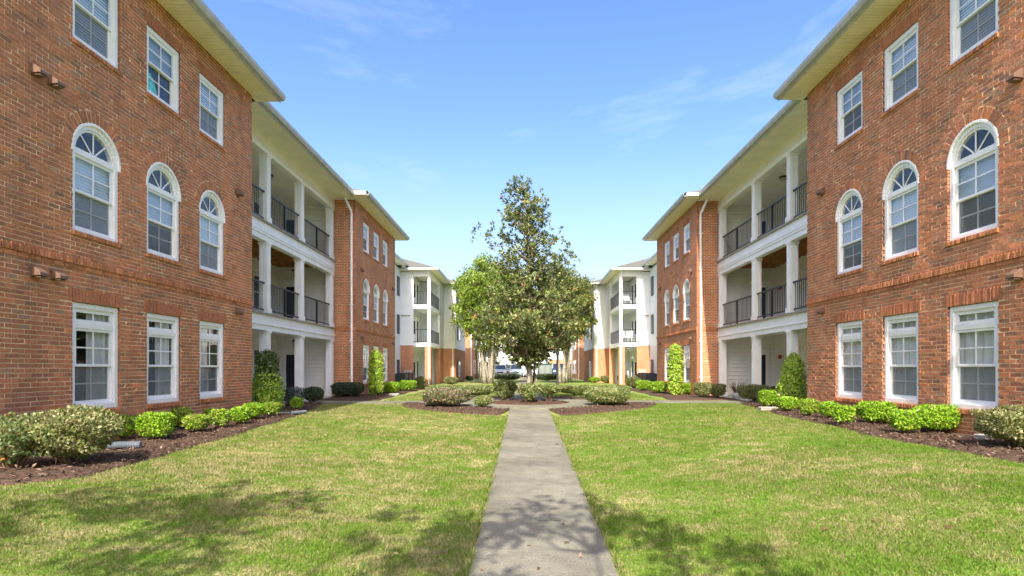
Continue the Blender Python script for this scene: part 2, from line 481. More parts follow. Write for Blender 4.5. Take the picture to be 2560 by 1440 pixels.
# ------------------------------------------------------------------ setting: one ground sheet, beds, paths
def grid_coords(stops):
    out = []
    for (a, b, st) in stops: out += list(np.arange(a, b, st))
    return np.array(out + [stops[-1][1]])
gx = grid_coords([(-3000, -200, 400), (-200, -40, 20), (-40, -10, 3), (-10, 10, 0.25), (10, 40, 3), (40, 200, 20), (200, 3000, 400)])
gy = grid_coords([(-2000, -60, 300), (-60, -4, 4), (-4, 3, 0.5), (3, 36, 0.25), (36, 120, 3), (120, 400, 20), (400, 4000, 400)])
GX, GY = np.meshgrid(gx, gy)
GZ = ground(GX, GY)
gv = np.stack([GX, GY, GZ], -1).reshape(-1, 3)
nx, ny = len(gx), len(gy)
ii = (np.arange(ny - 1)[:, None] * nx + np.arange(nx - 1)[None, :]).ravel()
lawn = link('lawn', arr_mesh('lawn', gv, np.stack([ii, ii + 1, ii + nx + 1, ii + nx], -1), M['lawn'], smooth=True))
tag(lawn, 'lawn of green and straw coloured turf filling the courtyard', kind='structure')

CX, CY = 0.15, 19.2            # centre of the round bed
R_IN, R_RING, R_BED = 1.36, 2.55, 4.15
PW = 0.565                     # half width of the straight path
def sheet_poly(name, pts_fn, nu, nv, mat, lift, label, rough=0.0, thick=0.05):
    """a sheet following the ground: pts_fn(u,v)->(x,y), with a skirt at its border"""
    us = np.linspace(0, 1, nu); vs = np.linspace(0, 1, nv)
    X = np.zeros((nv, nu)); Y = np.zeros((nv, nu))
    for j, v in enumerate(vs):
        for i, u in enumerate(us): X[j, i], Y[j, i] = pts_fn(u, v)
    Z = ground(X, Y) + lift
    if rough:
        Z = Z + rough * RNG.normal(size=Z.shape) * 0.5
        Z[0, :] = ground(X[0, :], Y[0, :]) + 0.004; Z[-1, :] = ground(X[-1, :], Y[-1, :]) + 0.004
    V = np.stack([X, Y, Z], -1).reshape(-1, 3)
    k = (np.arange(nv - 1)[:, None] * nu + np.arange(nu - 1)[None, :]).ravel()
    Q = np.stack([k, k + 1, k + nu + 1, k + nu], -1)
    b = [i for i in range(nu)] + [nu * j + nu - 1 for j in range(1, nv)] + [nu * (nv - 1) + i for i in range(nu - 2, -1, -1)] + [nu * j for j in range(nv - 2, 0, -1)]
    low = V[b].copy(); low[:, 2] -= thick + lift
    n0 = len(V); V = np.vstack([V, low]); nb = len(b)
    q2 = np.array([[b[i], n0 + i, n0 + (i + 1) % nb, b[(i + 1) % nb]] for i in range(nb)])
    o = link(name, arr_mesh(name, V, np.vstack([Q, q2]), mat, smooth=False))
    return tag(o, label, kind='structure') if label else o

# bed edges (lawn side), from the wall outwards
L_EDGE = [on_ground(*p) for p in ((-260, 1255), (0, 1216), (200, 1196), (350, 1160), (440, 1130), (600, 1086), (700, 1054), (790, 1022))] + [(-6.5, 18.6), (-7.2, 18.75)]
R_EDGE = [on_ground(*p) for p in ((2760, 1200), (2560, 1162), (2400, 1130), (2200, 1096), (2000, 1050), (1900, 1024), (1850, 1010))] + [(7.0, 18.75)]
def bed_fn(edge, wall):
    ey = [p[1] for p in edge]; ex = [p[0] for p in edge]
    y0, y1 = max(min(ey), 4.4), max(ey)
    def fn(u, v):
        y = y0 + (y1 - y0) * u
        e = np.interp(y, ey, ex)
        e = e + 0.05 * math.sin(y * 3.1) + 0.03 * math.sin(y * 7.7)
        return e + (wall - e) * v, y
    return fn, y0, y1
bed_l, bl0, bl1 = bed_fn(L_EDGE, -7.86)
bed_r, br0, br1 = bed_fn(R_EDGE, 8.05)
sheet_poly('mulch_bed', bed_l, 110, 16, M['mulch'], 0.035, 'long mulch bed along the left building wall', rough=0.03)
sheet_poly('mulch_bed', bed_r, 110, 16, M['mulch'], 0.035, 'long mulch bed along the right building wall', rough=0.03)
def far_bed_l(u, v): y = 20.6 + 17.5 * u; e = -5.15 - 0.35 * math.sin(u * 3.14) + 0.06 * math.sin(y * 2); return e + (-7.0 - e) * v if y > 23.8 else e + (-7.8 - e) * v, y
def far_bed_r(u, v): y = 20.6 + 17.5 * u; e = 5.3 + 0.2 * math.sin(u * 3.14) + 0.06 * math.sin(y * 2); return e + (7.2 - e) * v if y > 24.0 else e + (8.0 - e) * v, y
sheet_poly('mulch_bed', far_bed_l, 60, 10, M['mulch'], 0.03, 'mulch bed in front of the far brick bay on the left', rough=0.03)
sheet_poly('mulch_bed', far_bed_r, 60, 10, M['mulch'], 0.03, 'mulch bed in front of the far brick bay on the right', rough=0.03)
def arc_bed(a0, a1, r0, r1, x=CX, y=CY):
    def fn(u, v):
        a = math.radians(a0 + (a1 - a0) * u); r = r0 + (r1 - r0) * v
        return x + r * math.cos(a), y + r * math.sin(a)
    return fn
sheet_poly('mulch_bed', arc_bed(0, 359.9, 0.05, R_IN), 60, 8, M['mulch'], 0.05, 'round mulch bed under the tall magnolia', rough=0.03)
A_P = math.degrees(math.asin(PW / R_RING)) + 1
sheet_poly('mulch_bed', arc_bed(188, 270 - A_P + 2, R_RING + 0.02, R_BED), 40, 10, M['mulch'], 0.045, 'curved mulch bed left of the path junction', rough=0.03)
sheet_poly('mulch_bed', arc_bed(270 + A_P - 2, 352, R_RING + 0.02, R_BED), 40, 10, M['mulch'], 0.045, 'curved mulch bed right of the path junction', rough=0.03)
sheet_poly('mulch_bed', arc_bed(15, 90 - A_P, R_RING + 0.02, R_BED - 0.2), 40, 8, M['mulch'], 0.045, 'curved mulch bed behind the ring path on the right', rough=0.03)
sheet_poly('mulch_bed', arc_bed(90 + A_P, 165, R_RING + 0.02, R_BED - 0.2), 40, 8, M['mulch'], 0.045, 'curved mulch bed behind the ring path on the left', rough=0.03)

# straight path: slabs with open joints
path = link('path', None); path.location = (CX, 4, -1.6)
tag(path, 'straight concrete path running up the middle of the courtyard', kind='structure')
def slab_strip(parent, fn_l, fn_r, ts, lift, name='slab', sub=4, gap=0.03):
    for i in range(len(ts) - 1):
        a, b = ts[i] + gap / 2, ts[i + 1] - gap / 2
        mb = MB(); rings = []
        for k in range(sub + 1):
            t = a + (b - a) * k / sub
            (xl, yl), (xr, yr) = fn_l(t), fn_r(t)
            zl, zr = float(ground(xl, yl)), float(ground(xr, yr)); zc = max(zl, zr) + lift
            rings.append([(xl, yl, zc - 0.10), (xr, yr, zc - 0.10), (xr, yr, zc), (xl, yl, zc)])
        mb.loft(rings)
        mb.build(name, M['concrete'], parent)
js = [-6.0, -3.6, -1.2, 1.2, 2.75, 4.25, 5.72, 7.2, 8.66, 10.15, 11.6, 13.1, 14.6, 16.65]
gapm = MB()
for y0, y1 in zip(range(-6, 16), range(-5, 17)):
    z0, z1 = float(ground(CX, y0)) + 0.022, float(ground(CX, y1)) + 0.022
    gapm.face([(CX - PW + 0.02, y0, z0), (CX + PW - 0.02, y0, z0), (CX + PW - 0.02, y1, z1), (CX - PW + 0.02, y1, z1)])
gapm.build('joint_soil', M['mulch'], path)
slab_strip(path, lambda t: (CX - PW, t), lambda t: (CX + PW, t), js, 0.035)
ring = link('path', None); ring.location = (CX, CY, -1.15)
tag(ring, 'ring shaped concrete path round the magnolia bed with side walks to the porches', kind='structure')
def ringp(r): return lambda t: (CX + r * math.cos(math.radians(t)), CY + r * math.sin(math.radians(t)))
slab_strip(ring, ringp(R_IN + 0.02), ringp(R_RING), [270 + k * 30 for k in range(13)], 0.036, sub=6)
slab_strip(ring, lambda t: (CX - PW, t), lambda t: (CX + PW, t), [21.8, 24.2, 27, 30, 33, 37, 41, 46, 52, 60, 68], 0.033)
slab_strip(ring, lambda t: (-t, 18.75), lambda t: (-t, 19.85), [2.42, 4.2, 5.9, 7.8], 0.030)
slab_strip(ring, lambda t: (t, 19.85), lambda t: (t, 18.75), [2.72, 4.5, 6.2, 8.05], 0.030)
road = MB(); road.box(-80, 80, 70.5, 92, -1.5, -1.165)
tag(road.build('parking_lot', M['asphalt']), 'asphalt parking lot beyond the courtyard', kind='structure')
kb = MB(); kb.box(-80, 80, 70.2, 70.5, -1.5, -1.06)
tag(kb.build('kerb', M['concrete']), 'concrete kerb in front of the parking lot', kind='structure')

# ------------------------------------------------------------------ brickwork
COURSE, BRICK, JOINT = 0.0677, 0.2032, 0.0135
PAL = [((0.455, 0.182, 0.098), 0.37), ((0.49, 0.192, 0.098), 0.23), ((0.545, 0.198, 0.088), 0.09), ((0.395, 0.170, 0.098), 0.21), ((0.30, 0.150, 0.098), 0.05), ((0.38, 0.212, 0.135), 0.05)]
PW_ = np.cumsum([w for _, w in PAL]); PW_ /= PW_[-1]
def brick_tint():
    c = PAL[int(np.searchsorted(PW_, random.random()))][0]
    k = random.uniform(0.88, 1.12)
    return tuple(min(1, v * k * random.uniform(0.96, 1.04)) for v in c)
WARM = ((0.53, 0.215, 0.098), (0.46, 0.185, 0.090), (0.55, 0.225, 0.10))
def warm_tint():
    k = random.uniform(0.8, 1.15); c = random.choice(WARM)
    return tuple(v * k for v in c)

def mapper(side, axis, c):
    """(along, up, out) -> world; axis Y: a wall parallel to the courtyard at distance c; X: one facing the camera at depth c"""
    if axis == 'Y': return lambda s, z, o: (side * (c - o), s, z)
    return lambda s, z, o: (side * s, c - o, z)

def subtract(iv, holes):
    out = [iv]
    for a, b in holes:
        nxt = []
        for p, q in out:
            if b <= p or a >= q: nxt.append((p, q)); continue
            if a > p: nxt.append((p, a))
            if b < q: nxt.append((b, q))
        out = nxt
    return out

def brick_piece(mb, mp, a, b, z0, z1, proud=0.0, depth=0.10, tint=None, rough=1.0):
    j = lambda s: random.uniform(-s, s) * rough
    o = proud + 0.001 + j(0.0030)
    tx, tz = j(0.0034), j(0.0018)
    c = [(a + j(.001), z0 + j(.0009), o - tx - tz), (b + j(.001), z0 + j(.0009), o + tx - tz), (b + j(.001), z1 + j(.0009), o + tx + tz), (a + j(.001), z1 + j(.0009), o - tx + tz)]
    mb.hull8([mp(*p) for p in c] + [mp(p[0], p[1], -depth) for p in c], tint or brick_tint(), back=False)

def brick_wall(parent, side, axis, c, s0, s1, z0, z1, rects=(), arches=(), feats=(), singles=0, cell=1.0, wall_name='brick_wall'):
    """rects: openings (s0,s1,z0,z1); arches: (sc, zspring, r); feats: list of dicts with special bricks"""
    mp = mapper(side, axis, c)
    mort, mb = MB(), MB()
    full = []
    cut = [r for r in rects]                        # openings for bricks
    ring_w = 0.205
    nrow = int(math.ceil((z1 - z0) / COURSE))
    bl, bh = BRICK * cell, COURSE * cell
    nrow = int(math.ceil((z1 - z0) / bh))
    def holes_at(zm):
        hb = [(q[0], q[1]) for q in cut if q[2] < zm < q[3]]
        hm = list(hb)
        for sc, zs, rad in arches:
            dz = zm - zs
            if 0 <= dz < rad + ring_w:
                w = math.sqrt((rad + ring_w) ** 2 - dz * dz); hb.append((sc - w, sc + w))
                rr = rad + 0.1
                if dz < rr: w2 = math.sqrt(rr * rr - dz * dz); hm.append((sc - w2, sc + w2))
        for f in feats:
            if f['z'][0] < zm < f['z'][1]: hb.append((f['s'][0], f['s'][1]))
        return hm, hb
    blocks = list(cut) + [(*f['s'], *f['z']) for f in feats]
    for r in range(nrow):
        za, zb = z0 + r * bh, min(z0 + (r + 1) * bh, z1)
        brk = sorted({za, zb} | {v for q in cut for v in (q[2], q[3]) if za + 1e-4 < v < zb - 1e-4})
        for y0, y1 in zip(brk, brk[1:]):
            hm, _ = holes_at((y0 + y1) / 2)
            for p, q in subtract((s0, s1), hm):
                mort.face([mp(p, y0, -0.0042), mp(q, y0, -0.0042), mp(q, y1, -0.0042), mp(p, y1, -0.0042)])
        _, hb_mid = holes_at((za + zb) / 2)
        off = (bl / 2 if r % 2 else 0.0)
        s = (int(math.floor((s0 - off) / bl)) - 1) * bl + off
        while s < s1:
            a, b = max(s, s0) + (JOINT / 2 if s > s0 else 0), min(s + bl, s1) - (JOINT / 2 if s + bl < s1 else 0)
            s += bl
            if b - a < 0.02: continue
            zs_ = sorted({za, zb} | {v for q in blocks if q[0] < b and q[1] > a for v in (q[2], q[3]) if za + 1e-4 < v < zb - 1e-4})
            for y0, y1 in zip(zs_, zs_[1:]):
                lo, hi = y0 + (JOINT / 2 if y0 == za else 0.002), y1 - (JOINT / 2 if y1 == zb else 0.002)
                if hi - lo < 0.014: continue
                hb = hb_mid if len(zs_) == 2 else holes_at((y0 + y1) / 2)[1]
                for p, q in subtract((a, b), hb):
                    if q - p < 0.018: continue
                    if singles and len(zs_) == 2 and q - p > bl - JOINT - 1e-3: full.append((p, q, lo, hi))
                    else: brick_piece(mb, mp, p, q, lo, hi)
    wall = mort.build(wall_name, M['mortar'], parent)
    # the bricks that show largest are objects of their own
    if singles:
        def area(b):
            P = [mp(b[0], b[2], 0), mp(b[1], b[2], 0), mp(b[1], b[3], 0), mp(b[0], b[3], 0)]
            uv = [(1310 + F * p[0] / p[1], 921 - F * p[2] / p[1]) for p in P]
            if any(u < 2 or u > 2558 or v < 2 or v > 1438 for u, v in uv): return 0
            if P[0][2] < -0.75: return 0
            return abs(sum(uv[i][0] * uv[(i + 1) % 4][1] - uv[(i + 1) % 4][0] * uv[i][1] for i in range(4))) / 2
        full.sort(key=area, reverse=True)
        pool = []
        for i in range(40):
            m2 = MB(); brick_piece(m2, lambda s, z, o: mp(s, z, o) if False else (side * -o, s, z), -(BRICK - JOINT) / 2, (BRICK - JOINT) / 2, 0, COURSE - JOINT)
            pool.append(m2.mesh('brick', M['brick']))
        org = wloc(wall)
        for i, b in enumerate(full):
            if i < singles:
                o = link('brick', random.choice(pool), wall)
                w = mp((b[0] + b[1]) / 2, b[2], 0)
                o.location = (w[0] - org[0], w[1] - org[1], w[2] - org[2])
            else:
                brick_piece(mb, mp, b[0], b[1], b[2], b[3])
    # arch rings, soldier courses, sills, belt
    for sc, zs, rad in arches:
        n = 23
        for i in range(n):
            a0 = math.pi * (-0.02 + 1.04 * i / n) + 0.012; a1 = math.pi * (-0.02 + 1.04 * (i + 1) / n) - 0.012
            ri, ro = rad + 0.004, rad + ring_w - 0.006
            o = random.uniform(0.0, 0.006); t = random.uniform(-.002, .002)
            pts = [(sc - ri * math.cos(a0), zs + ri * math.sin(a0), o + t), (sc - ri * math.cos(a1), zs + ri * math.sin(a1), o - t), (sc - ro * math.cos(a1), zs + ro * math.sin(a1), o - t), (sc - ro * math.cos(a0), zs + ro * math.sin(a0), o + t)]
            mb.hull8([mp(*p) for p in pts] + [mp(p[0], p[1], -0.1) for p in pts], brick_tint(), back=False)
        ann = 24
        for i in range(ann):
            a0, a1 = math.pi * (-0.03 + 1.06 * i / ann), math.pi * (-0.03 + 1.06 * (i + 1) / ann)
            r0, r1 = rad, rad + ring_w + 0.012
            mort.face([mp(sc - r0 * math.cos(a0), zs + r0 * math.sin(a0), -0.0026), mp(sc - r0 * math.cos(a1), zs + r0 * math.sin(a1), -0.0026), mp(sc - r1 * math.cos(a1), zs + r1 * math.sin(a1), -0.0026), mp(sc - r1 * math.cos(a0), zs + r1 * math.sin(a0), -0.0026)])
    for f in feats:
        a, b = f['s']; lo, hi = f['z']; w = f['w']
        n = max(1, round((b - a) / w)); w = (b - a) / n
        for i in range(n):
            p, q = a + i * w + JOINT / 2, a + (i + 1) * w - JOINT / 2
            brick_piece(mb, mp, p, q, lo + 0.003, hi - 0.003, f.get('proud', 0.0), f.get('depth', 0.1), warm_tint() if f.get('warm') else tuple(0.35 * v + 0.65 * w_ for v, w_ in zip(brick_tint(), (0.45, 0.172, 0.085))))
    if arches:                                     # rebuild with the ring mortar added
        me = mort.mesh('brick_wall', M['mortar'])
        org = wloc(parent)
        me.transform(__import__('mathutils').Matrix.Translation((-org[0], -org[1], -org[2])))
        wall.data = me
    st = mb.build('brick_courses', M['brick'], wall)
    tag(st, kind='stuff')
    return wall

# ------------------------------------------------------------------ windows (local: x along the wall, y outwards, z up from the bottom of the frame)
WW = 1.04
def bars(mb, x0, x1, z0, z1, y0, y1, w):
    mb.box(x0, x0 + w, y0, y1, z0, z1); mb.box(x1 - w, x1, y0, y1, z0, z1)
    mb.box(x0 + w, x1 - w, y0, y1, z0, z0 + w); mb.box(x0 + w, x1 - w, y0, y1, z1 - w, z1)
def arc_band(mb, zs, r0, r1, y0, y1, n=20):
    for i in range(n):
        a0, a1 = math.pi * i / n, math.pi * (i + 1) / n
        p = lambda r, a, y: (r * math.cos(a), y, zs + r * math.sin(a))
        mb.hull8([p(r0, a0, y1), p(r0, a1, y1), p(r1, a1, y1), p(r1, a0, y1), p(r0, a0, y0), p(r0, a1, y0), p(r1, a1, y0), p(r1, a0, y0)])
def blind_mesh(x0, x1, z0, z1, y):
    mb = MB(); n = max(4, int((z1 - z0) / 0.05)); h = (z1 - z0) / n
    for i in range(n):
        a = z0 + i * h
        mb.face([(x0, y + 0.006, a), (x1, y + 0.006, a), (x1, y - 0.006, a + h * 1.05), (x0, y - 0.006, a + h * 1.05)])
    return mb
def curtain_mb(x0, x1, z0, z1, y, seed):
    mb = MB(); n = 18; r = random.Random(seed)
    pts = [(x0 + (x1 - x0) * i / n, y + 0.03 * math.sin(i * 1.9 + r.random()) + 0.012 * r.random()) for i in range(n + 1)]
    for i in range(n):
        mb.face([(pts[i][0], pts[i][1], z0), (pts[i + 1][0], pts[i + 1][1], z0), (pts[i + 1][0], pts[i + 1][1], z1), (pts[i][0], pts[i][1], z1)])
    return mb
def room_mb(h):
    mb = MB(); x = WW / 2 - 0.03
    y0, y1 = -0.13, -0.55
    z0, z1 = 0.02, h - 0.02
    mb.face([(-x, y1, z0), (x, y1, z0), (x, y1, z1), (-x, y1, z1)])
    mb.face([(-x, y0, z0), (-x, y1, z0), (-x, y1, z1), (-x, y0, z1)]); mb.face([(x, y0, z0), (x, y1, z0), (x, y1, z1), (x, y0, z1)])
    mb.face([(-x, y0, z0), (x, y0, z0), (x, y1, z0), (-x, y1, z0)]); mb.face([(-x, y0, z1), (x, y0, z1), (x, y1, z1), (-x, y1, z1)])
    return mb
def sash(parent, x0, x1, z0, z1, y, nx_, nz_, screen=False):
    f = MB(); bars(f, x0, x1, z0, z1, y - 0.035, y, 0.042)
    s = f.build('sash', M['trim'], parent, bevel=0.004)
    a, b, c, d = x0 + 0.042, x1 - 0.042, z0 + 0.042, z1 - 0.042
    p = MB(); p.face([(a, y - 0.02, d), (b, y - 0.02, d), (b, y - 0.02, c), (a, y - 0.02, c)])
    p.build('pane', M['glass'], parent)
    g = MB()
    for i in range(1, nx_): xx = a + (b - a) * i / nx_; g.box(xx - 0.011, xx + 0.011, y - 0.018, y - 0.007, c, d)
    for k in range(1, nz_):
        zz = c + (d - c) * k / nz_
        xs = [a + (b - a) * i / nx_ for i in range(nx_ + 1)]
        for i in range(nx_): g.box(xs[i] + (0.010 if i else 0), xs[i + 1] - (0.010 if i < nx_ - 1 else 0), y - 0.018, y - 0.007, zz - 0.011, zz + 0.011)
    g.build('muntin', M['trim'], parent)
    if screen:
        m = MB(); m.face([(a, y - 0.004, c), (b, y - 0.004, c), (b, y - 0.004, d), (a, y - 0.004, d)])
        m.build('insect_screen', M['screen'], parent)
def make_window(kind):
    h = {'top': 1.28, 'arch': 1.28, 'transom': 1.70}[kind]
    w = WW / 2 - 0.004
    c = MB(); cw = 0.085
    zi = h
    if kind == 'arch':
        c.box(-w, -w + cw, -0.13, -0.03, 0, h); c.box(w - cw, w, -0.13, -0.03, 0, h)
        c.box(-w + cw, w - cw, -0.13, -0.03, 0, 0.07)
        c.box(-w + cw, w - cw, -0.13, -0.035, h - 0.055, h + 0.045)
        arc_band(c, h, w - cw, w, -0.13, -0.03)
        arc_band(c, h, w - 0.02, w + 0.028, -0.03, 0.008)
        arc_band(c, h, w - cw - 0.035, w - cw, -0.12, -0.05)
        c.box(-w - 0.028, -w + 0.02, -0.03, 0.008, h - 0.045, h); c.box(w - 0.02, w + 0.028, -0.03, 0.008, h - 0.045, h)
        zi = h - 0.055
    else:
        bars(c, -w, w, 0, h, -0.13, -0.03, cw)
        bars(c, -w + cw, w - cw, cw, h - cw, -0.13, -0.055, 0.022)
        zi = h - cw - 0.022
    win = c.build('window', M['trim'], None, bevel=0.006)
    x0, x1 = -w + cw + (0.022 if kind != 'arch' else 0.0), w - cw - (0.022 if kind != 'arch' else 0.0)
    z0 = cw + 0.022 if kind != 'arch' else 0.07
    if kind == 'transom':
        m = MB(); m.box(x0, x1, -0.13, -0.045, h - 0.40, h - 0.30); m.build('transom_bar', M['trim'], win, bevel=0.005)
        sash(win, x0, x1, h - 0.30, zi, -0.06, 2, 1)
        zi = h - 0.40
    zm = (z0 + zi) / 2
    sash(win, x0, x1, zm - 0.01, zi, -0.06, 2, 2)
    sash(win, x0, x1, z0, zm + 0.03, -0.095 if kind == 'arch' else -0.062 - 0.036, 2, 2, screen=True)
    if kind == 'arch':
        rg = w - cw - 0.035
        p = MB(); n = 24
        p.face([(rg * math.cos(math.pi * i / n), -0.08, h + 0.045 + (rg - 0.045) / rg * rg * math.sin(math.pi * i / n)) for i in range(n, -1, -1)])
        p.build('pane', M['glass'], win)
        g = MB()
        for a in (45, 90, 135):
            ca, sa = math.cos(math.radians(a)), math.sin(math.radians(a)); t = 0.011
            r0, r1 = 0.05, rg + 0.01
            P = lambda r, s, y: (r * ca - s * sa, y, h + 0.02 + r * sa * 0.97 + s * ca)
            g.hull8([P(r0, -t, -0.065), P(r1, -t, -0.065), P(r1, t, -0.065), P(r0, t, -0.065), P(r0, -t, -0.078), P(r1, -t, -0.078), P(r1, t, -0.078), P(r0, t, -0.078)])
        g.build('muntin', M['trim'], win)
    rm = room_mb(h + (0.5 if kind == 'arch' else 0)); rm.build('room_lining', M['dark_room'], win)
    if kind == 'transom':
        curtain_mb(-0.05, WW / 2 - 0.06, 0.04, h - 0.05, -0.165, 3).build('curtain', M['curtain'], win)
    else:
        blind_mesh(-WW / 2 + 0.07, WW / 2 - 0.07, 0.03 if kind == 'top' else 0.05, h - 0.03, -0.136).build('blind', M['blind'], win)
    return win
PROTO = {}
def place_window(kind, parent, side, c, yc, z, blind_to=None):
    if kind not in PROTO:
        PROTO[kind] = make_window(kind); o = PROTO[kind]; o.parent = parent
    else:
        o = copy_tree(PROTO[kind], parent)
    place_window.n += 1
    if place_window.n == 6:            # this sash has no insect screen
        for ch in list(o.children):
            if ch.name.startswith('insect_screen'): bpy.data.objects.remove(ch)
    for ch in o.children:
        if ch.name.startswith('blind'):
            top = 1.25; k = (1.0, 0.56, 1.0, 1.0, 0.5, 0.52, 1.0)[place_window.n * 3 % 7]
            ch.scale = (1, 1, k); ch.location = (0, 0, top * (1 - k))
        elif ch.name.startswith('curtain'):
            ch.scale = ((1, 1, 1), (-1, 1, 1), (0.72, 1, 1), (1.0, 1, 0.55), (-0.8, 1, 1))[place_window.n % 5]
            ch.location = (0, 0, 0.75) if ch.scale[2] < 1 else (0, 0, 0)
            if side > 0: ch.scale = (1.9, 1, 1); ch.location = (-0.38, 0, 0)
    org = wloc(parent)
    o.location = (side * c - org[0], yc - org[1], z - org[2])
    o.rotation_euler = (0, 0, side * math.pi / 2)
    return o

place_window.n = 0

# ------------------------------------------------------------------ siding, columns, rails
def siding(mb, mp, s0, s1, z0, z1, pitch=0.115):
    n = max(1, round((z1 - z0) / pitch)); h = (z1 - z0) / n
    for i in range(n):
        a, b = z0 + i * h, z0 + (i + 1) * h
        d = 0.034
        mb.face([mp(s0, a, d), mp(s1, a, d), mp(s1, b - 0.012, 0.004), mp(s0, b - 0.012, 0.004)])
        mb.face([mp(s0, a, -0.012), mp(s1, a, -0.012), mp(s1, a, d), mp(s0, a, d)])
        mb.face([mp(s0, b - 0.012, 0.004), mp(s1, b - 0.012, 0.004), mp(s1, b, -0.012), mp(s0, b, -0.012)])
def mbox(mb, mp, s0, s1, z0, z1, o0, o1):
    p, q = mp(s0, z0, o0), mp(s1, z1, o1)
    mb.box(p[0], q[0], p[1], q[1], p[2], q[2])
def column(parent, side, d, y, z0, z1, w=0.25):
    mb = MB(); a, b = side * d, side * (d + w)
    mb.box(a, b, y, y + w, z0 + 0.16, z1 - 0.10)
    e = 0.03
    mb.box(side * (d - e), side * (d + w + e), y - e, y + w + e, z0, z0 + 0.16)
    mb.box(side * (d - e), side * (d + w + e), y - e, y + w + e, z1 - 0.06, z1)
    mb.box(side * (d - 0.015), side * (d + w + 0.015), y - 0.015, y + w + 0.015, z1 - 0.10, z1 - 0.06)
    # raised panel mouldings on the two faces seen from the courtyard
    for f in range(2):
        for k in (0.05, w - 0.065):
            if f == 0: mb.box(side * (d - 0.012), side * d, y + k, y + k + 0.015, z0 + 0.3, z1 - 0.2)
            else: mb.box(side * (d + k), side * (d + k + 0.015), y - 0.012, y, z0 + 0.3, z1 - 0.2)
    return mb.build('column', M['white'], parent, bevel=0.008)
BAL = {}
def railing(parent, p0, p1, z0, z1, gap=0.12, post=None):
    """rails from p0 to p1 (x,y) with balusters as parts of the railing"""
    a, b = Vector((*p0, 0)), Vector((*p1, 0)); L = (b - a).length; d = (b - a) / L; nrm = Vector((-d.y, d.x, 0))
    mb = MB()
    def bar(t0, t1, za, zb, w):
        P = [a + d * t0 - nrm * w, a + d * t1 - nrm * w, a + d * t1 + nrm * w, a + d * t0 + nrm * w]
        mb.hull8([(p.x, p.y, zb) for p in P] + [(p.x, p.y, za) for p in P])
    bar(0, L, z1 - 0.045, z1, 0.025); bar(0, L, z0 + 0.06, z0 + 0.10, 0.018)
    for t in ([post] if post else []): bar(t * L - 0.03, t * L + 0.03, z0, z1 - 0.046, 0.032)
    r = mb.build('railing', M['rail'], parent)
    n = int(L / gap)
    h = z1 - z0 - 0.145; key = round(h, 3)
    if key not in BAL:
        m = MB(); m.box(-0.0065, 0.0065, -0.0065, 0.0065, 0, h); BAL[key] = m.mesh('baluster', M['rail'])
    org = wloc(r)
    for i in range(1, n):
        if post and abs(i / n - post) * L < 0.05: continue
        o = link('baluster', BAL[key], r); p = a + d * (L * i / n)
        o.location = (p.x - org[0], p.y - org[1], z0 + 0.10 - org[2])
    return r

def door(parent, mp, s0, s1, z0, z1, trim=0.10, mat='door', panel=True):
    t = MB()
    mbox(t, mp, s0 - trim, s0, z0, z1 + trim, 0.0, 0.085); mbox(t, mp, s1, s1 + trim, z0, z1 + trim, 0.0, 0.085)
    mbox(t, mp, s0, s1, z1, z1 + trim, 0.0, 0.085)
    mbox(t, mp, s0 - trim - 0.05, s1 + trim + 0.05, z1 + trim, z1 + trim + 0.10, 0.0, 0.11)
    mbox(t, mp, s0 - trim - 0.09, s1 + trim + 0.09, z1 + trim + 0.10, z1 + trim + 0.14, 0.0, 0.14)
    tr = t.build('door_surround', M['white'], parent, bevel=0.006)
    m = MB(); mbox(m, mp, s0, s1, z0, z1, 0.0, 0.050)
    w = s1 - s0; h = z1 - z0
    for (a, b) in ((0.12, 0.46), (0.54, 0.88)):
        for (c, e) in ((0.08, 0.32), (0.38, 0.68), (0.74, 0.94)):
            mbox(m, mp, s0 + w * a, s0 + w * b, z0 + h * c, z0 + h * e, 0.050, 0.058)
    dd = m.build('door', M[mat], parent, bevel=0.003)
    k = MB(); p = mp(s0 + 0.06, z0 + h * 0.47, 0.085); k.lathe((p[0], p[1], p[2] - 0.02), [(0.004, 0), (0.026, 0.006), (0.03, 0.02), (0.026, 0.034), (0.004, 0.04)], 10)
    k.build('handle', M['brass'], dd)
    return dd

def vent_hood(parent, side, c, y, z):
    """brown louvred dryer hood on the brick"""
    mb = MB()
    s = side
    x = lambda o: s * (c - o)
    w = 0.085
    mb.box(x(0.004), x(0.02), y - w, y + w, z - 0.07, z + 0.09)
    prof = [(0.02, 0.085), (0.05, 0.08), (0.15, 0.005), (0.155, -0.045), (0.02, -0.055)]
    rings = [[(x(o), yy, z + h) for o, h in prof] for yy in (y - w + 0.01, y + w - 0.01)]
    mb.loft(rings)
    mb.box(x(0.03), x(0.14), y - w + 0.03, y + w - 0.03, z - 0.075, z - 0.056)
    return mb.build('vent_hood', M['hood'], parent, bevel=0.004)

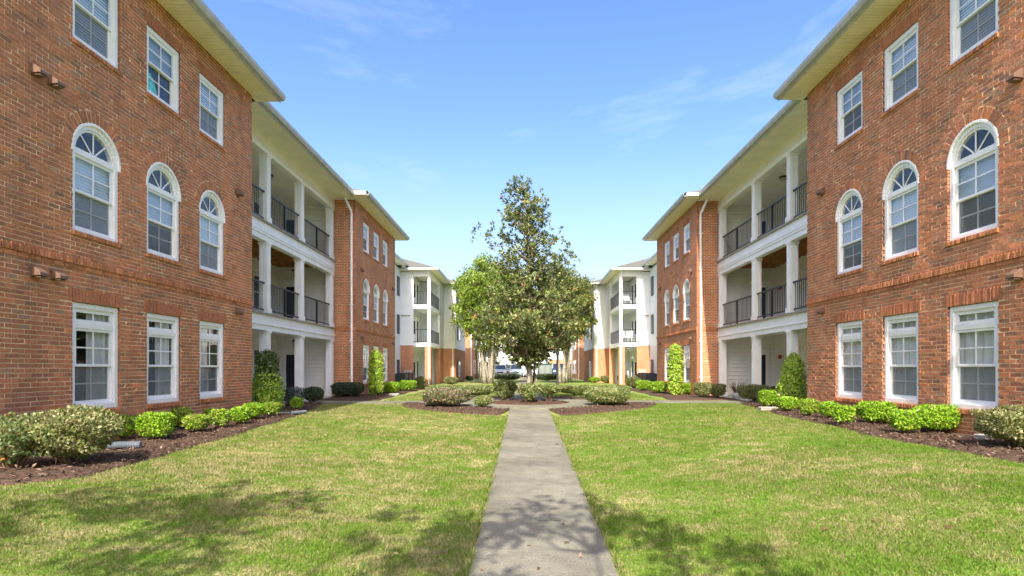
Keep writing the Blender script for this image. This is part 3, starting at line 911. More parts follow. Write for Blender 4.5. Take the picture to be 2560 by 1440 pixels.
PANEL = {}
def eave(parent, side, d_out, d_in, y0, y1, z, slot=True):
    """fascia and gutter with soffit panels as parts"""
    g = MB()
    g.box(side * d_out, side * (d_out + 0.025), y0, y1, z - 0.02, z + 0.17)
    prof = [(-0.005, 0.02), (-0.075, 0.03), (-0.115, 0.10), (-0.125, 0.165), (-0.110, 0.165), (-0.10, 0.10), (-0.07, 0.045), (-0.005, 0.04)]
    rings = [[(side * (d_out + a), yy, z + b) for a, b in prof] for yy in (y0 - 0.02, y1 + 0.02)]
    g.loft(rings)
    e = g.build('gutter', M['gutter'], parent)
    n = max(1, round((y1 - y0) / 0.305)); w = (y1 - y0) / n
    L = d_in - d_out - 0.026
    key = (round(L, 3), round(w, 4), side)
    if key not in PANEL:
        m = MB(); k = 3; s = w / k
        for i in range(k):
            m.box(0, side * L, i * s + 0.011, (i + 1) * s - 0.011, 0, 0.024)
        m.box(0, side * L, 0.0, w, 0.025, 0.03)
        PANEL[key] = m.mesh('soffit_panel', M['soffit'])
    org = wloc(e)
    for i in range(n):
        o = link('soffit_panel', PANEL[key], e)
        o.location = (side * (d_out + 0.026) - org[0], y0 + i * w - org[1], z - org[2])
    return e

Z1B, Z1T, Z2B, Z2S, Z3B, Z3T = -0.665, 1.04, 2.14, 3.42, 5.10, 6.38
ZS = 6.97                 # soffit level
def bay_features(ycs):
    """openings and special courses of a three window brick bay"""
    rects, arches, feats = [], [], []
    h = WW / 2
    for y in ycs:
        rects += [(y - h, y + h, Z1B, Z1T), (y - h, y + h, Z2B, Z2S), (y - h, y + h, Z3B, Z3T)]
        arches.append((y, Z2S, h))
        feats.append(dict(s=(y - h - 0.08, y + h + 0.08), z=(Z1T, Z1T + 0.205), w=0.0677, proud=0.008))
        feats.append(dict(s=(y - h - 0.08, y + h + 0.08), z=(Z3T, Z3T + 0.205), w=0.0677, proud=0.006))
        for zb in (Z1B, Z2B, Z3B):
            feats.append(dict(s=(y - h - 0.03, y + h + 0.03), z=(zb - 0.075, zb - 0.001), w=0.0677, proud=0.035, depth=0.12, warm=True))
    return rects, arches, feats
def belt(s0, s1):
    return [dict(s=(s0, s1), z=(1.545, 1.6127), w=0.2032, proud=0.012, warm=True), dict(s=(s0, s1), z=(1.6127, 1.715), w=0.0677, proud=0.034, depth=0.12, warm=True)]

def hip_roof(parent, side, d0, d1, y0, y1, z, pitch=0.42, name='roof', near_hip=True, far_hip=True):
    """roof over d0..d1, y0..y1 whose ridge runs along y"""
    dm = (d0 + d1) / 2; h = (d1 - d0) / 2 * pitch; run = (d1 - d0) / 2
    ya = y0 + (run if near_hip else 0); yb = y1 - (run if far_hip else 0)
    if ya > yb: ya = yb = (y0 + y1) / 2
    mb = MB(); S = side
    A, B, C, D = (S * d0, y0, z), (S * d1, y0, z), (S * d1, y1, z), (S * d0, y1, z)
    E, G = (S * dm, ya, z + h), (S * dm, yb, z + h)
    mb.face([A, D, G, E]); mb.face([B, A, E]); mb.face([C, B, E, G]); mb.face([D, C, G])
    mb.face([A, B, C, D])
    return mb.build(name, M['shingle'], parent)
def bay_roof(parent, side, d0, d1, y0, y1, z, pitch=0.42):
    """cross hip: ridge runs away from the courtyard"""
    ym = (y0 + y1) / 2; run = (y1 - y0) / 2; h = run * pitch; S = side
    mb = MB()
    A, B, C, D = (S * d0, y0, z), (S * d0, y1, z), (S * d1, y1, z), (S * d1, y0, z)
    E, G = (S * min(d0 + run, d1 - .1), ym, z + h), (S * d1, ym, z + h)
    mb.face([A, B, E]); mb.face([B, C, G, E]); mb.face([D, A, E, G]); mb.face([C, D, G]); mb.face([A, B, C, D])
    return mb.build('roof', M['shingle'], parent)

def lantern(loc, label, hang=0.28, group='black lanterns hanging in the porches'):
    t = thing('porch_lantern', loc, label, 'lantern', group)
    m = MB(); m.tube([(0, 0, 0), (0, 0, -hang)], 0.009, 6); m.lathe((0, 0, -0.03), [(0.005, 0), (0.06, 0.005), (0.05, 0.028), (0.005, 0.03)], 12)
    m.lathe((0, 0, -hang - 0.09), [(0.13, 0.0), (0.125, 0.02), (0.06, 0.09), (0.02, 0.10)], 12)
    m.build('hanger', M['black'], t, origin=(0, 0, 0))
    m = MB(); m.lathe((0, 0, -hang - 0.29), [(0.05, 0), (0.095, 0.10), (0.105, 0.20)], 12); m.build('lamp_glass', M['lampglass'], t, origin=(0, 0, 0))
    m = MB()
    for k in range(6):
        a = k * math.pi / 3; m.tube([(0.05 * math.cos(a), 0.05 * math.sin(a), -hang - 0.295), (0.112 * math.cos(a), 0.112 * math.sin(a), -hang - 0.09)], 0.009, 5)
    m.lathe((0, 0, -hang - 0.325), [(0.01, 0), (0.055, 0.02), (0.055, 0.035)], 10)
    m.build('cage', M['black'], t, origin=(0, 0, 0))
    return t

def apartment(side, dB, name_side, bays, yend):
    """one brick apartment block: bay A, porch, bay B. dB = distance of the brick face"""
    (a0, a1, aw), (b0, b1, bw) = bays
    base = -1.35
    lab = {'left': 'three storey red brick apartment block on the left, all in shade', 'right': 'three storey red brick apartment block on the right, raked by the sun'}[name_side]
    t = thing('apartment_building', (side * dB, a0, base), lab, 'building', 'apartment blocks facing each other across the lawn')
    # --- bay A and B brick faces
    for (y0, y1, ws, singles) in ((a0, a1, aw, 300), (b0, b1, bw, 0)):
        rects, arches, feats = bay_features(ws)
        brick_wall(t, side, 'Y', dB, y0, y1, base, ZS, rects, arches, feats + belt(y0, y1), singles)
        for y in ws:
            place_window('transom', t, side, dB, y, Z1B); place_window('arch', t, side, dB, y, Z2B); place_window('top', t, side, dB, y, Z3B)
    # --- returns: B faces the camera, A's near end is out of the picture
    dP = dB + 0.87                     # porch plane
    brick_wall(t, side, 'X', b0, dB + 0.102, dP + 0.02, base, ZS, feats=[dict(s=(dB + 0.102, dP + 0.02), z=(1.545, 1.6127), w=0.2032, proud=0.012, warm=True), dict(s=(dB + 0.102, dP + 0.02), z=(1.6127, 1.715), w=0.0677, proud=0.03, warm=True)])
    brick_wall(t, side, 'X', a0, dB + 0.102, dB + 4.0, base, ZS, cell=1.0)
    m = MB()                           # plain walls that close the volume
    m.box(side * (dP + 0.02), side * (dB + 9), a1 - 0.12, a1, base, ZS)
    m.box(side * (dB + 0.11), side * (dP + 0.02), a1 - 0.12, a1 - 0.004, base, ZS)
    m.box(side * (dB + 9), side * (dB + 9.15), a0, yend, base, ZS)
    m.box(side * (dB + 4.0), side * (dB + 9), a0, a0 + 0.1, base, ZS)
    m.box(side * (dB + 0.11), side * (dB + 9), b1 - 0.1, b1 - 0.004, base, ZS)
    m.build('plain_wall', M['siding'], t)
    # --- porch shell
    back = dB + 3.29
    mpb, mpe = mapper(side, 'Y', back), mapper(side, 'X', b0 + 0.2)
    floors = [(-1.13, 1.15), (1.69, 3.86), (4.47, 6.55)]
    m = MB()
    siding(m, mpb, a1, b0 + 0.2, -1.13, ZS, 0.165); m.build('siding_wall', M['siding'], t)
    m = MB(); siding(m, mpe, dP + 0.26, back, -1.13, ZS, 0.165); m.build('siding_wall', M['siding'], t)
    # corner board
    m = MB(); m.box(side * (back - 0.06), side * (back - 0.016), b0 + 0.12, b0 + 0.184, -1.13, 6.6); m.build('corner_board', M['white'], t)
    slab = MB(); slab.box(side * (dP - 0.25), side * back, a1 + 0.004, b0 - 0.004, -1.35, -1.135); slab.build('porch_floor', M['floor'], t)
    cols = [a1 + 0.06, a1 + 2.82, a1 + 5.53, b0 - 0.36]
    for k, (z0, z1) in enumerate(floors):
        for y in cols: column(t, side, dP, y, z0, z1)
        # band above this floor
        zt = [1.63, 4.41, ZS - 0.005][k]
        b = MB(); b.box(side * dP, side * (dP + 0.22), a1 + 0.004, b0 - 0.004, z1, zt)
        b.box(side * (dP - 0.03), side * dP, a1 + 0.004, b0 - 0.004, z1 + 0.16, z1 + 0.20)
        b.box(side * (dP - 0.022), side * dP, a1 + 0.004, b0 - 0.004, zt - 0.30, zt - 0.27)
        b.build('porch_beam', M['white'], t, bevel=0.005)
        if k < 2:
            b = MB(); b.box(side * (dP - 0.07), side * back, a1 + 0.004, b0 - 0.004, zt, zt + 0.045); b.build('deck', M['deck'], t)
        if k == 0:
            b = MB(); b.box(side * (dP + 0.22), side * (back - 0.015), a1, b0 + 0.18, 1.36, 1.40); b.build('ceiling', M['ceiling'], t)
        if k == 1:
            n = 22
            j0 = MB(); j0.box(side * (dP + 0.22), side * (back - 0.02), -0.02, 0.02, 0, 0.19); jm = j0.mesh('ceiling_joist', M['wood'])
            und = MB(); und.box(side * (dP + 0.22), side * (back - 0.015), a1, b0 + 0.18, 4.375, 4.405); und.build('deck_underside', M['wood'], t)
            org = wloc(t)
            for i in range(n):
                o = link('ceiling_joist', jm, t); o.location = (-org[0], a1 + 0.2 + i * (b0 - a1 - 0.2) / (n - 1) - org[1], 4.18 - org[2])
        if k == 2:
            b = MB(); b.box(side * (dP + 0.22), side * (back - 0.015), a1, b0 + 0.18, 6.86, 6.90)
            for yy in (a1 + 2.2, a1 + 4.7, a1 + 7.1): b.box(side * (dP + 0.22), side * (back - 0.015), yy, yy + 0.05, 6.845, 6.86)
            b.build('ceiling', M['ceiling'], t)
        if k > 0:
            zf = z0 + 0.02
            for i in range(3):
                railing(t, (side * (dP + 0.1), cols[i] + 0.25), (side * (dP + 0.1), cols[i + 1]), zf, z0 + 0.94, post=0.52)
        # entrance door in the end wall facing the camera, window in the back wall
        door(t, mpe, dB + 2.50, dB + 2.93, z0, z0 + 1.70, trim=0.13)
        zw = z0 + 0.55
        wm = MB(); yw = b0 - 1.75
        bars(wm, yw - 0.42, yw + 0.42, 0, 1.35, 0, 1, 0.09)
        wm2 = MB()
        for q in ((yw - 0.42, yw - 0.33, 0, 1.35), (yw + 0.33, yw + 0.42, 0, 1.35), (yw - 0.33, yw + 0.33, 0, 0.08), (yw - 0.33, yw + 0.33, 1.27, 1.35), (yw - 0.33, yw + 0.33, 0.65, 0.70)):
            mbox(wm2, mpb, q[0], q[1], zw + q[2], zw + q[3], 0.0, 0.08)
        pw = wm2.build('porch_window', M['white'], t)
        p = MB(); p.face([mpb(yw - 0.33, zw + 0.08, 0.06), mpb(yw + 0.33, zw + 0.08, 0.06), mpb(yw + 0.33, zw + 1.27, 0.06), mpb(yw - 0.33, zw + 1.27, 0.06)]); p.build('pane', M['glass'], pw)
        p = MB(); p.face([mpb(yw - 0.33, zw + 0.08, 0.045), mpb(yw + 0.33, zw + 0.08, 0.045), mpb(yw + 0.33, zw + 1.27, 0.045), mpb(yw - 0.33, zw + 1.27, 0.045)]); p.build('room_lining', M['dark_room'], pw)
        if name_side == 'right' and k < 2:
            p = MB(); mbox(p, mpb, b0 - 0.62, b0 - 0.44, z0 + 1.52, z0 + 1.68, 0.016, 0.10); p.build('alarm_box', M['red'], t, bevel=0.01)
    # --- eaves, gutters, roofs
    for (y0, y1) in ((a0 - 0.5, a1 + 0.33), (b0 - 0.55, b1 + 0.33)):
        eave(t, side, dB - 0.60, dB + (0.001 if y0 < b0 - 1 else 0.0), y0, y1, ZS)
    # end soffits and end gutters of the bays
    for (ya, yb) in ((a0 - 0.5, a0), (a1, a1 + 0.33), (b0 - 0.55, b0), (b1, b1 + 0.33)):
        m = MB(); m.box(side * dB, side * (dB + (0.05 if ya == a1 else 1.2)), ya + 0.001, yb - 0.001, ZS, ZS + 0.015); m.build('end_soffit', M['soffit'], t)
    g = MB(); g.box(side * (dB - 0.60), side * (dB + 0.22), b0 - 0.67, b0 - 0.55, ZS + 0.02, ZS + 0.165); g.box(side * (dB - 0.60), side * (dB + 0.22), a0 - 0.6, a0 - 0.5, ZS - 0.02, ZS + 0.165)
    g.build('end_gutter', M['white'], t, bevel=0.01)
    eave(t, side, dB - 0.02, dP, a1 + 0.34, b0 - 0.005, ZS - 0.012)
    bay_roof(t, side, dB - 0.66, dB + 6, a0 - 0.56, a1 + 0.40, ZS + 0.172); bay_roof(t, side, dB - 0.66, dB + 6, b0 - 0.62, b1 + 0.40, ZS + 0.173)
    hip_roof(t, side, dB - 0.05, dB + 9.5, a0 - 0.3, yend, ZS + 0.16)
    # roof end box seen above the gutter corner
    m = MB(); m.box(side * (dB + 0.02), side * (dB + 0.26), b0 - 0.66, b0 - 0.45, ZS + 0.175, ZS + 0.34); m.build('gutter_box', M['white'], t, bevel=0.01)
    # --- downspout on the B return
    ds = MB(); dx = dB + 0.22
    ds.tube([(side * (dx + 0.06), b0 - 0.50, ZS + 0.05), (side * (dx + 0.06), b0 - 0.42, ZS - 0.10), (side * (dx - 0.06), b0 - 0.10, ZS - 0.50), (side * (dx - 0.07), b0 - 0.065, ZS - 0.60), (side * (dx - 0.07), b0 - 0.065, -1.05), (side * (dx - 0.07), b0 - 0.2, -1.18)], 0.052, 8)
    dsp = ds.build('downspout', M['white'], t, smooth=True)
    br = MB()
    for z in (5.6, 4.1, 2.6, 1.1, -0.4): br.box(side * (dx - 0.14), side * dx, b0 - 0.122, b0 - 0.006, z, z + 0.04)
    br.build('bracket', M['white'], dsp)
    return t

XL, XR = 6.96, 7.20
left_building = apartment(-1, XL, 'left', ((7.5, 14.74, (9.40, 11.15, 12.88)), (23.8, 31.1, (25.45, 27.2, 28.95))), 31.4)
right_building = apartment(1, XR, 'right', ((7.36, 14.64, (9.27, 11.04, 12.78)), (24.0, 31.2, (25.55, 27.35, 29.05))), 31.5)
for y, z in ((8.18, 4.22), (8.48, 4.21), (8.18, 1.36), (8.53, 1.37), (13.96, 4.25), (13.96, 1.38)): vent_hood(left_building, -1, XL, y, z)
for y, z in ((8.36, 4.24), (8.36, 1.36), (13.86, 4.25), (13.86, 1.38)): vent_hood(right_building, 1, XR, y, z)
for (b, s, X, ys) in ((left_building, -1, XL, (24.6, 30.4)), (right_building, 1, XR, (24.75, 30.3))):
    for y in ys: vent_hood(b, s, X, y, 1.30); vent_hood(b, s, X, y, 4.2)
# things in the porches
for (s, X, nm, b0) in ((-1, XL, 'left', 23.8), (1, XR, 'right', 24.0)):
    for z, fl in ((1.36, 'ground floor'), (4.18, 'second floor')):
        lantern((s * (X + 2.2), b0 - 0.75, z), 'black lantern hanging from the %s porch ceiling of the %s building' % (fl, nm), 0.20)
    t = thing('ceiling_light', (s * (X + 2.1), b0 - 3.4, 6.845), 'bronze dome light under the top porch ceiling of the %s building' % nm, 'ceiling light', 'dome lights of the top porches')
    m = MB(); m.lathe((0, 0, -0.05), [(0.10, 0), (0.17, 0.015), (0.17, 0.05)], 16); m.build('rim', M['black'], t, origin=(0, 0, 0))
    m = MB(); m.lathe((0, 0, -0.13), [(0.02, 0), (0.08, 0.015), (0.14, 0.06), (0.15, 0.085)], 16); m.build('lamp_glass', M['lampglass'], t, origin=(0, 0, 0))
# teal cloth seen inside a top floor window of the left building
cl = MB()
n = 14
for i in range(n):
    for j in range(8):
        def P(i, j):
            u, v = i / n, j / 8
            return (-XL - 0.135 + 0.010 * math.sin(u * 17 + v * 3), 10.72 + 0.50 * u * (0.35 + 0.65 * (1 - v)) + 0.10 * v, 5.20 + 0.46 * v * (1 - 0.25 * u))
        cl.face([P(i, j), P(i + 1, j), P(i + 1, j + 1), P(i, j + 1)])
tag(cl.build('cloth', M['teal'], None, smooth=True, origin=(-XL - 0.135, 10.95, 5.18)), 'teal cloth draped inside the middle top window of the left building', 'cloth')

# ------------------------------------------------------------------ siding houses behind the brick blocks
def siding_house(side, k, nm):
    d_rec, d_front, d_b0, d_blk = 8.6 * k, 6.5 * k, 7.68 * k, 5.52 * k
    YF, YB, YE = 40.0, 46.5, 54.0
    t = thing('siding_house', (side * d_front, YF, -1.3), 'white siding house with corner balconies behind the %s brick block' % nm, 'house', 'white siding houses with corner balconies')
    zb, z2, z3, ze = 1.60, 1.78, 4.42, 6.72
    mpF, mpB = mapper(side, 'X', YF), mapper(side, 'X', YB)
    mpR, mpS, mpK = mapper(side, 'Y', d_rec), mapper(side, 'Y', d_front), mapper(side, 'Y', d_blk)
    brick_wall(t, side, 'X', YF, d_b0, d_rec, -1.3, zb)
    brick_wall(t, side, 'X', YB, d_blk + 0.102, d_front + 0.5, -1.3, zb)
    brick_wall(t, side, 'Y', d_blk, YB, YE, -1.3, zb)
    brick_wall(t, side, 'Y', d_front, 44.8, YB, -1.3, zb)
    for q in ((mpR, 31.2, YF, -1.25, ze + 0.2), (mpF, d_b0, d_rec, zb, ze), (mpB, d_blk, d_front + 0.5, zb, ze), (mpS, 44.8, YB, zb, ze), (mpK, YB, YE, zb, ze)):
        m = MB(); siding(m, *q, 0.15); m.build('siding_wall', M['siding_white'], t)
    # inner walls of the balcony recess
    m = MB()
    mi = mapper(side, 'Y', d_b0 + 0.3); mj = mapper(side, 'X', 44.7)
    siding(m, mi, YF, 44.8, -1.2, ze, 0.15); m.build('recess_wall', M['siding_white'], t)
    m = MB(); siding(m, mj, d_front, d_b0 + 0.3, -1.2, ze, 0.15); m.build('recess_wall', M['siding_white'], t)
    m = MB(); m.box(side * d_b0, side * (d_b0 + 0.3), YF - 0.002, YF + 0.1, zb, ze)
    m.build('corner_board', M['siding_white'], t)
    for z0 in (-1.2, z2, z3):
        door(t, mi, 42.4, 43.2, z0, z0 + 1.75, 0.1)
        w = MB(); mbox(w, mi, 41.0, 41.9, z0 + 0.6, z0 + 1.75, 0.015, 0.085); w.build('balcony_window', M['trim'], t)
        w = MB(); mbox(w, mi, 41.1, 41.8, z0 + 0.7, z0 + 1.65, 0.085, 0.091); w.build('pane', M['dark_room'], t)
    # balconies
    for i, z in enumerate((z2, z3)):
        b = MB(); b.box(side * d_front, side * d_b0, YF, 44.7, z - 0.26, z); b.build('balcony_slab', M['white'], t)
        railing(t, (side * (d_front + 0.22), YF + 0.07), (side * d_b0, YF + 0.07), z, z + 0.95, 0.13)
        railing(t, (side * (d_front + 0.07), YF + 0.22), (side * (d_front + 0.07), 44.8), z, z + 0.95, 0.13)
        top = (z3 - 0.26) if i == 0 else ze
        for (dd, yy) in ((d_front, YF), (d_front, 44.55)):
            c = MB(); c.box(side * dd, side * (dd + 0.2), yy, yy + 0.2, z, top); c.build('column', M['white'], t)
    b = MB(); b.box(side * (d_front - 0.005), side * d_b0, YF - 0.005, YF + 0.25, ze - 0.32, ze); b.box(side * (d_front - 0.005), side * (d_front + 0.25), YF + 0.25, 44.8, ze - 0.32, ze); b.build('balcony_beam', M['white'], t)
    b = MB(); b.box(side * d_front, side * d_b0, YF, 44.7, ze, ze + 0.03); b.build('ceiling', M['ceiling'], t)
    # ground floor brick piers
    for (dd, yy) in ((d_front - 0.04, YF - 0.04), (d_front - 0.04, 44.4)):
        for_m = MB()
        brick_wall(t, side, 'X', yy, dd, dd + 0.42, -1.3, z2 - 0.26, wall_name='brick_pier'); brick_wall(t, side, 'Y', dd, yy + 0.1, yy + 0.42, -1.3, z2 - 0.26, wall_name='brick_pier')
    # shutters and windows of the recessed wall, the front and the block
    for z0 in (-0.7, 2.35, 4.95):
        s = MB(); mbox(s, mpR, 38.9, 39.5, z0, z0 + 1.3, 0.015, 0.085); s.build('shutter', M['ac'], t)
        w = MB(); mbox(w, mpK, 48.0, 49.0, z0, z0 + 1.3, 0.015, 0.085); wi = w.build('side_window', M['trim'], t)
        w = MB(); mbox(w, mpK, 48.1, 48.9, z0 + 0.1, z0 + 1.2, 0.085, 0.091); w.build('pane', M['glass'], wi)
        for a in (47.5, 49.05): s = MB(); mbox(s, mpK, a, a + 0.45, z0, z0 + 1.3, 0.015, 0.085); s.build('shutter', M['ac'], t)
    # vents on the siding, service boxes at the foot
    for i in range(4):
        v = MB(); mbox(v, mpF, d_b0 + 0.25 + i * 0.16, d_b0 + 0.33 + i * 0.16, 3.62, 3.70, 0.012, 0.09); v.build('vent_hood', M['hood'], t)
    for i in range(3):
        v = MB(); mbox(v, mpF, d_b0 + 0.12 + i * 0.2, d_b0 + 0.24 + i * 0.2, -0.30, -0.10, 0.003, 0.10); v.build('service_box', M['pot'], t, bevel=0.01)
    # downspouts
    for (dd, yy) in ((d_front + 0.1, YF - 0.1), (d_blk + 0.22, YB - 0.08)):
        p = MB(); p.tube([(side * dd, yy - 0.4, ze + 0.1), (side * dd, yy, ze - 0.35), (side * dd, yy, -1.1)], 0.05, 6); p.build('downspout', M['white'], t)
    # roofs with fascia
    def roof(d0, d1, y0, y1, z):
        hip_roof(t, side, d0, d1, y0, y1, z, 0.40)
        f = MB(); f.box(side * (d0 + 0.03), side * (d1 - 0.03), y0 + 0.03, y1 - 0.03, z - 0.10, z - 0.003); f.build('eave_board', M['soffit'], t)
        g = MB(); g.box(side * (d0 - 0.05), side * (d0 + 0.028), y0 - 0.05, y1, z - 0.12, z + 0.01); g.box(side * (d0 + 0.03), side * d1, y0 - 0.05, y0 + 0.028, z - 0.12, z + 0.01); g.build('gutter', M['gutter'], t)
    roof(d_front - 0.6, d_front + 8, YF - 0.6, YE, ze + 0.16)
    roof(d_blk - 0.5, d_blk + 8, YB - 0.5, YE + 3, ze + 0.14)
    roof(d_rec - 0.6, d_rec + 7, 31.5, YF + 3, ze + 0.42)
    m = MB(); m.box(side * (d_rec + 6), side * (d_rec + 6.2), 31.3, YE, -1.3, ze); m.box(side * (d_blk + 0.1), side * (d_rec + 6), YE - 0.2, YE, -1.3, ze); m.build('plain_wall', M['siding_white'], t)
    # gutter outlet box
    m = MB(); m.box(side * (d_b0 + 0.42), side * (d_b0 + 0.68), YF - 0.66, YF - 0.5, ze + 0.18, ze + 0.34); m.build('gutter_box', M['white'], t)
    return t
siding_house(-1, 1.0, 'left'); siding_house(1, 1.02, 'right')

def end_block(side, d, nm):
    t = thing('brick_house', (side * d, 74, -1.3), 'far red brick block beyond the siding house on the %s' % nm, 'building', 'far brick blocks at the end of the courtyard')
    z1 = 6.9
    brick_wall(t, side, 'X', 62.0, d + 0.102, d + 5, -1.3, z1)
    brick_wall(t, side, 'Y', d, 62.0, 69.5, -1.3, z1)
    mp_ = mapper(side, 'Y', d)
    for z in (-0.6, 2.1, 4.9):
        for y in (63.5, 65.5, 67.5):
            w = MB(); mbox(w, mp_, y, y + 1.0, z, z + 1.5, 0.004, 0.04); wi = w.build('window', M['trim'], t)
            w = MB(); mbox(w, mp_, y + 0.1, y + 0.9, z + 0.1, z + 1.4, 0.04, 0.046); w.build('pane', M['glass'], wi)
    g = MB(); g.tube([(side * (d + 0.12), 61.85, z1), (side * (d + 0.12), 61.85, -1.2)], 0.06, 6); g.build('downspout', M['white'], t)
    bay_roof(t, side, d - 0.6, d + 6, 61.5, 70.1, z1 + 0.1)
    m = MB(); m.box(side * (d + 0.1), side * (d + 5), 69.3, 69.48, -1.3, z1); m.build('plain_wall', M['siding'], t)
    return t
end_block(-1, 5.55, 'left'); end_block(1, 5.75, 'right')

# ------------------------------------------------------------------ building across the parking lot
def across():
    Y = 96.0
    t = thing('white_house', (0, Y, -1.2), 'long white apartment house with dark shutters across the parking lot', 'house')
    m = MB(); mp_ = mapper(1, 'X', Y)
    m.box(-22, 22, Y + 0.05, Y + 9, -1.2, 7.2); m.build('plain_wall', M['siding_white'], t)
    m = MB(); siding(m, mp_, -3.6, 4.2, -1.2, 1.5, 0.2); m.build('siding_wall', M['siding_white'], t)
    m = MB(); siding(m, mp_, -22, 22, 1.5, 7.2, 0.2)
    m.build('siding_wall', M['siding_white'], t)
    brick_wall(t, 1, 'X', Y - 0.05, 4.2, 12.0, -1.2, 1.5, cell=1.0)
    brick_wall(t, 1, 'X', Y - 0.05, -14, -8.2, -1.2, 1.5, cell=1.0)
    for z in (-0.55, 2.25, 4.9):
        for x in (-2.6, 0.6, 2.3, 6.0, 9.0, -11.0):
            w = MB(); mbox(w, mp_, x, x + 0.95, z, z + 1.35, 0.06, 0.12); wi = w.build('window', M['trim'], t)
            w = MB(); mbox(w, mp_, x + 0.08, x + 0.87, z + 0.08, z + 1.27, 0.12, 0.126); w.build('pane', M['glass'], wi)
            w = MB(); mbox(w, mp_, x + 0.08, x + 0.87, z + 0.62, z + 0.68, 0.126, 0.14); mbox(w, mp_, x + 0.45, x + 0.5, z + 0.08, z + 1.27, 0.126, 0.139); w.build('muntin', M['trim'], wi)
            for a in (x - 0.5, x + 1.0): s = MB(); mbox(s, mp_, a, a + 0.42, z, z + 1.35, 0.06, 0.10); s.build('shutter', M['ac'], t)
    # balcony stack left of the middle
    for z in (-1.2, 1.6, 4.3):
        w = MB(); mbox(w, mp_, -7.4, -4.2, z + 0.3, z + 2.2, 0.03, 0.05); w.build('recess_shade_panel', M['ac'], t)  # flat dark panel: the shade of an open balcony put into its colour
        w = MB(); mbox(w, mp_, -8.0, -3.6, z + 2.3, z + 2.75, 0.03, 0.9); w.build('balcony_slab', M['white'], t)
        for x in (-8.0, -5.9, -3.9): w = MB(); mbox(w, mp_, x, x + 0.25, z, z + 2.3, 0.65, 0.9); w.build('column', M['white'], t)
        if z > 0: railing(t, (-7.9, Y - 0.85), (-3.7, Y - 0.85), z + 0.0, z + 1.0, 0.2)
    door(t, mapper(1, 'X', Y - 0.05), 7.4, 8.3, -1.2, 0.8)
    hip_roof(t, 1, -22.6, 22.6, Y - 0.6, Y + 9.6, 7.2, 0.2)
across()
def far_house(x0, x1, Y, h, label, mat):
    t = thing('far_house', ((x0 + x1) / 2, Y, -1.2), label, 'house')
    m = MB(); siding(m, mapper(1, 'X', Y), x0, x1, -1.2, h, 0.25); m.box(x0, x1, Y + 0.03, Y + 10, -1.2, h); m.build('siding_wall', mat, t)
    r = MB(); a = 0.5
    A, B, C, D = (x0 - a, Y - a, h), (x1 + a, Y - a, h), (x1 + a, Y + 10 + a, h), (x0 - a, Y + 10 + a, h)
    E, G = (x0 + 4, Y + 5, h + 2.2), (x1 - 4, Y + 5, h + 2.2)
    r.face([A, B, G, E]); r.face([B, C, G]); r.face([C, D, E, G]); r.face([D, A, E]); r.face([A, B, C, D]); r.build('roof', M['shingle'], t)
    for z in (0.0, 2.7, 5.2):
        if z + 1.3 > h: break
        for i in range(int((x1 - x0) / 3)):
            x = x0 + 1.2 + i * 3
            w = MB(); w.box(x, x + 1, Y - 0.06, Y - 0.005, z, z + 1.3); wi = w.build('window', M['trim'], t)
            w = MB(); w.box(x + .1, x + .9, Y - 0.07, Y - 0.061, z + .1, z + 1.2); w.build('pane', M['glass'], wi)
far_house(-60, -26, 100, 6.8, 'far pale house left of the white apartment house', M['siding'])
far_house(26, 60, 100, 6.8, 'far pale house right of the white apartment house', M['siding'])

# ------------------------------------------------------------------ plants
def rand_unit(n):
    v = RNG.normal(size=(n, 3)); return v / np.linalg.norm(v, axis=1, keepdims=True)
def leaf_arrays(P, D, N, L, W, curl=0.18):
    """one folded rhombus per leaf"""
    D = D / np.linalg.norm(D, axis=1, keepdims=True)
    S = np.cross(D, N); S /= np.maximum(np.linalg.norm(S, axis=1, keepdims=True), 1e-6)
    N2 = np.cross(S, D)
    L = np.asarray(L).reshape(-1, 1); W = np.asarray(W).reshape(-1, 1)
    a = P; b = P + D * L * 0.45 + S * W * 0.5 + N2 * W * curl; c = P + D * L - N2 * L * 0.08; d = P + D * L * 0.45 - S * W * 0.5 + N2 * W * curl
    V = np.stack([a, b, c, d], 1).reshape(-1, 3)
    Q = np.arange(len(P) * 4).reshape(-1, 4)
    return V, Q
def tints(n, pal, wts, jit=0.18):
    pal = np.array(pal); w = np.array(wts, float); w /= w.sum()
    c = pal[RNG.choice(len(pal), n, p=w)]
    return np.clip(c * (1 + RNG.uniform(-jit, jit, (n, 1))), 0, 1)
LIME = ([(0.309, 0.525, 0.027), (0.401, 0.616, 0.047), (0.186, 0.370, 0.023), (0.109, 0.216, 0.023), (0.370, 0.294, 0.109)], [4, 3, 3, 1.2, 0.5])
LIME_WORN = ([(0.301, 0.506, 0.032), (0.379, 0.569, 0.048), (0.175, 0.316, 0.032), (0.410, 0.316, 0.141), (0.253, 0.190, 0.079)], [3.5, 2.5, 2, 1.6, 0.9])
OLIVE = ([(0.218, 0.270, 0.071), (0.347, 0.360, 0.141), (0.116, 0.161, 0.046), (0.385, 0.347, 0.180), (0.180, 0.128, 0.065)], [3, 2.4, 2.2, 1.4, 0.9])
DARKG = ([(0.060, 0.102, 0.042), (0.108, 0.156, 0.066), (0.042, 0.072, 0.036), (0.168, 0.192, 0.102)], [3, 2, 2, 1])
MAPLE = ([(0.15, 0.22, 0.07), (0.21, 0.28, 0.10), (0.09, 0.14, 0.045), (0.42, 0.22, 0.06), (0.46, 0.07, 0.04)], [4, 3, 2, 0.9, 0.35])
PINK = ([(0.156, 0.208, 0.078), (0.260, 0.312, 0.130), (0.104, 0.143, 0.065), (0.620, 0.325, 0.364), (0.585, 0.260, 0.208)], [3, 2.4, 2, 1.1, 0.6])
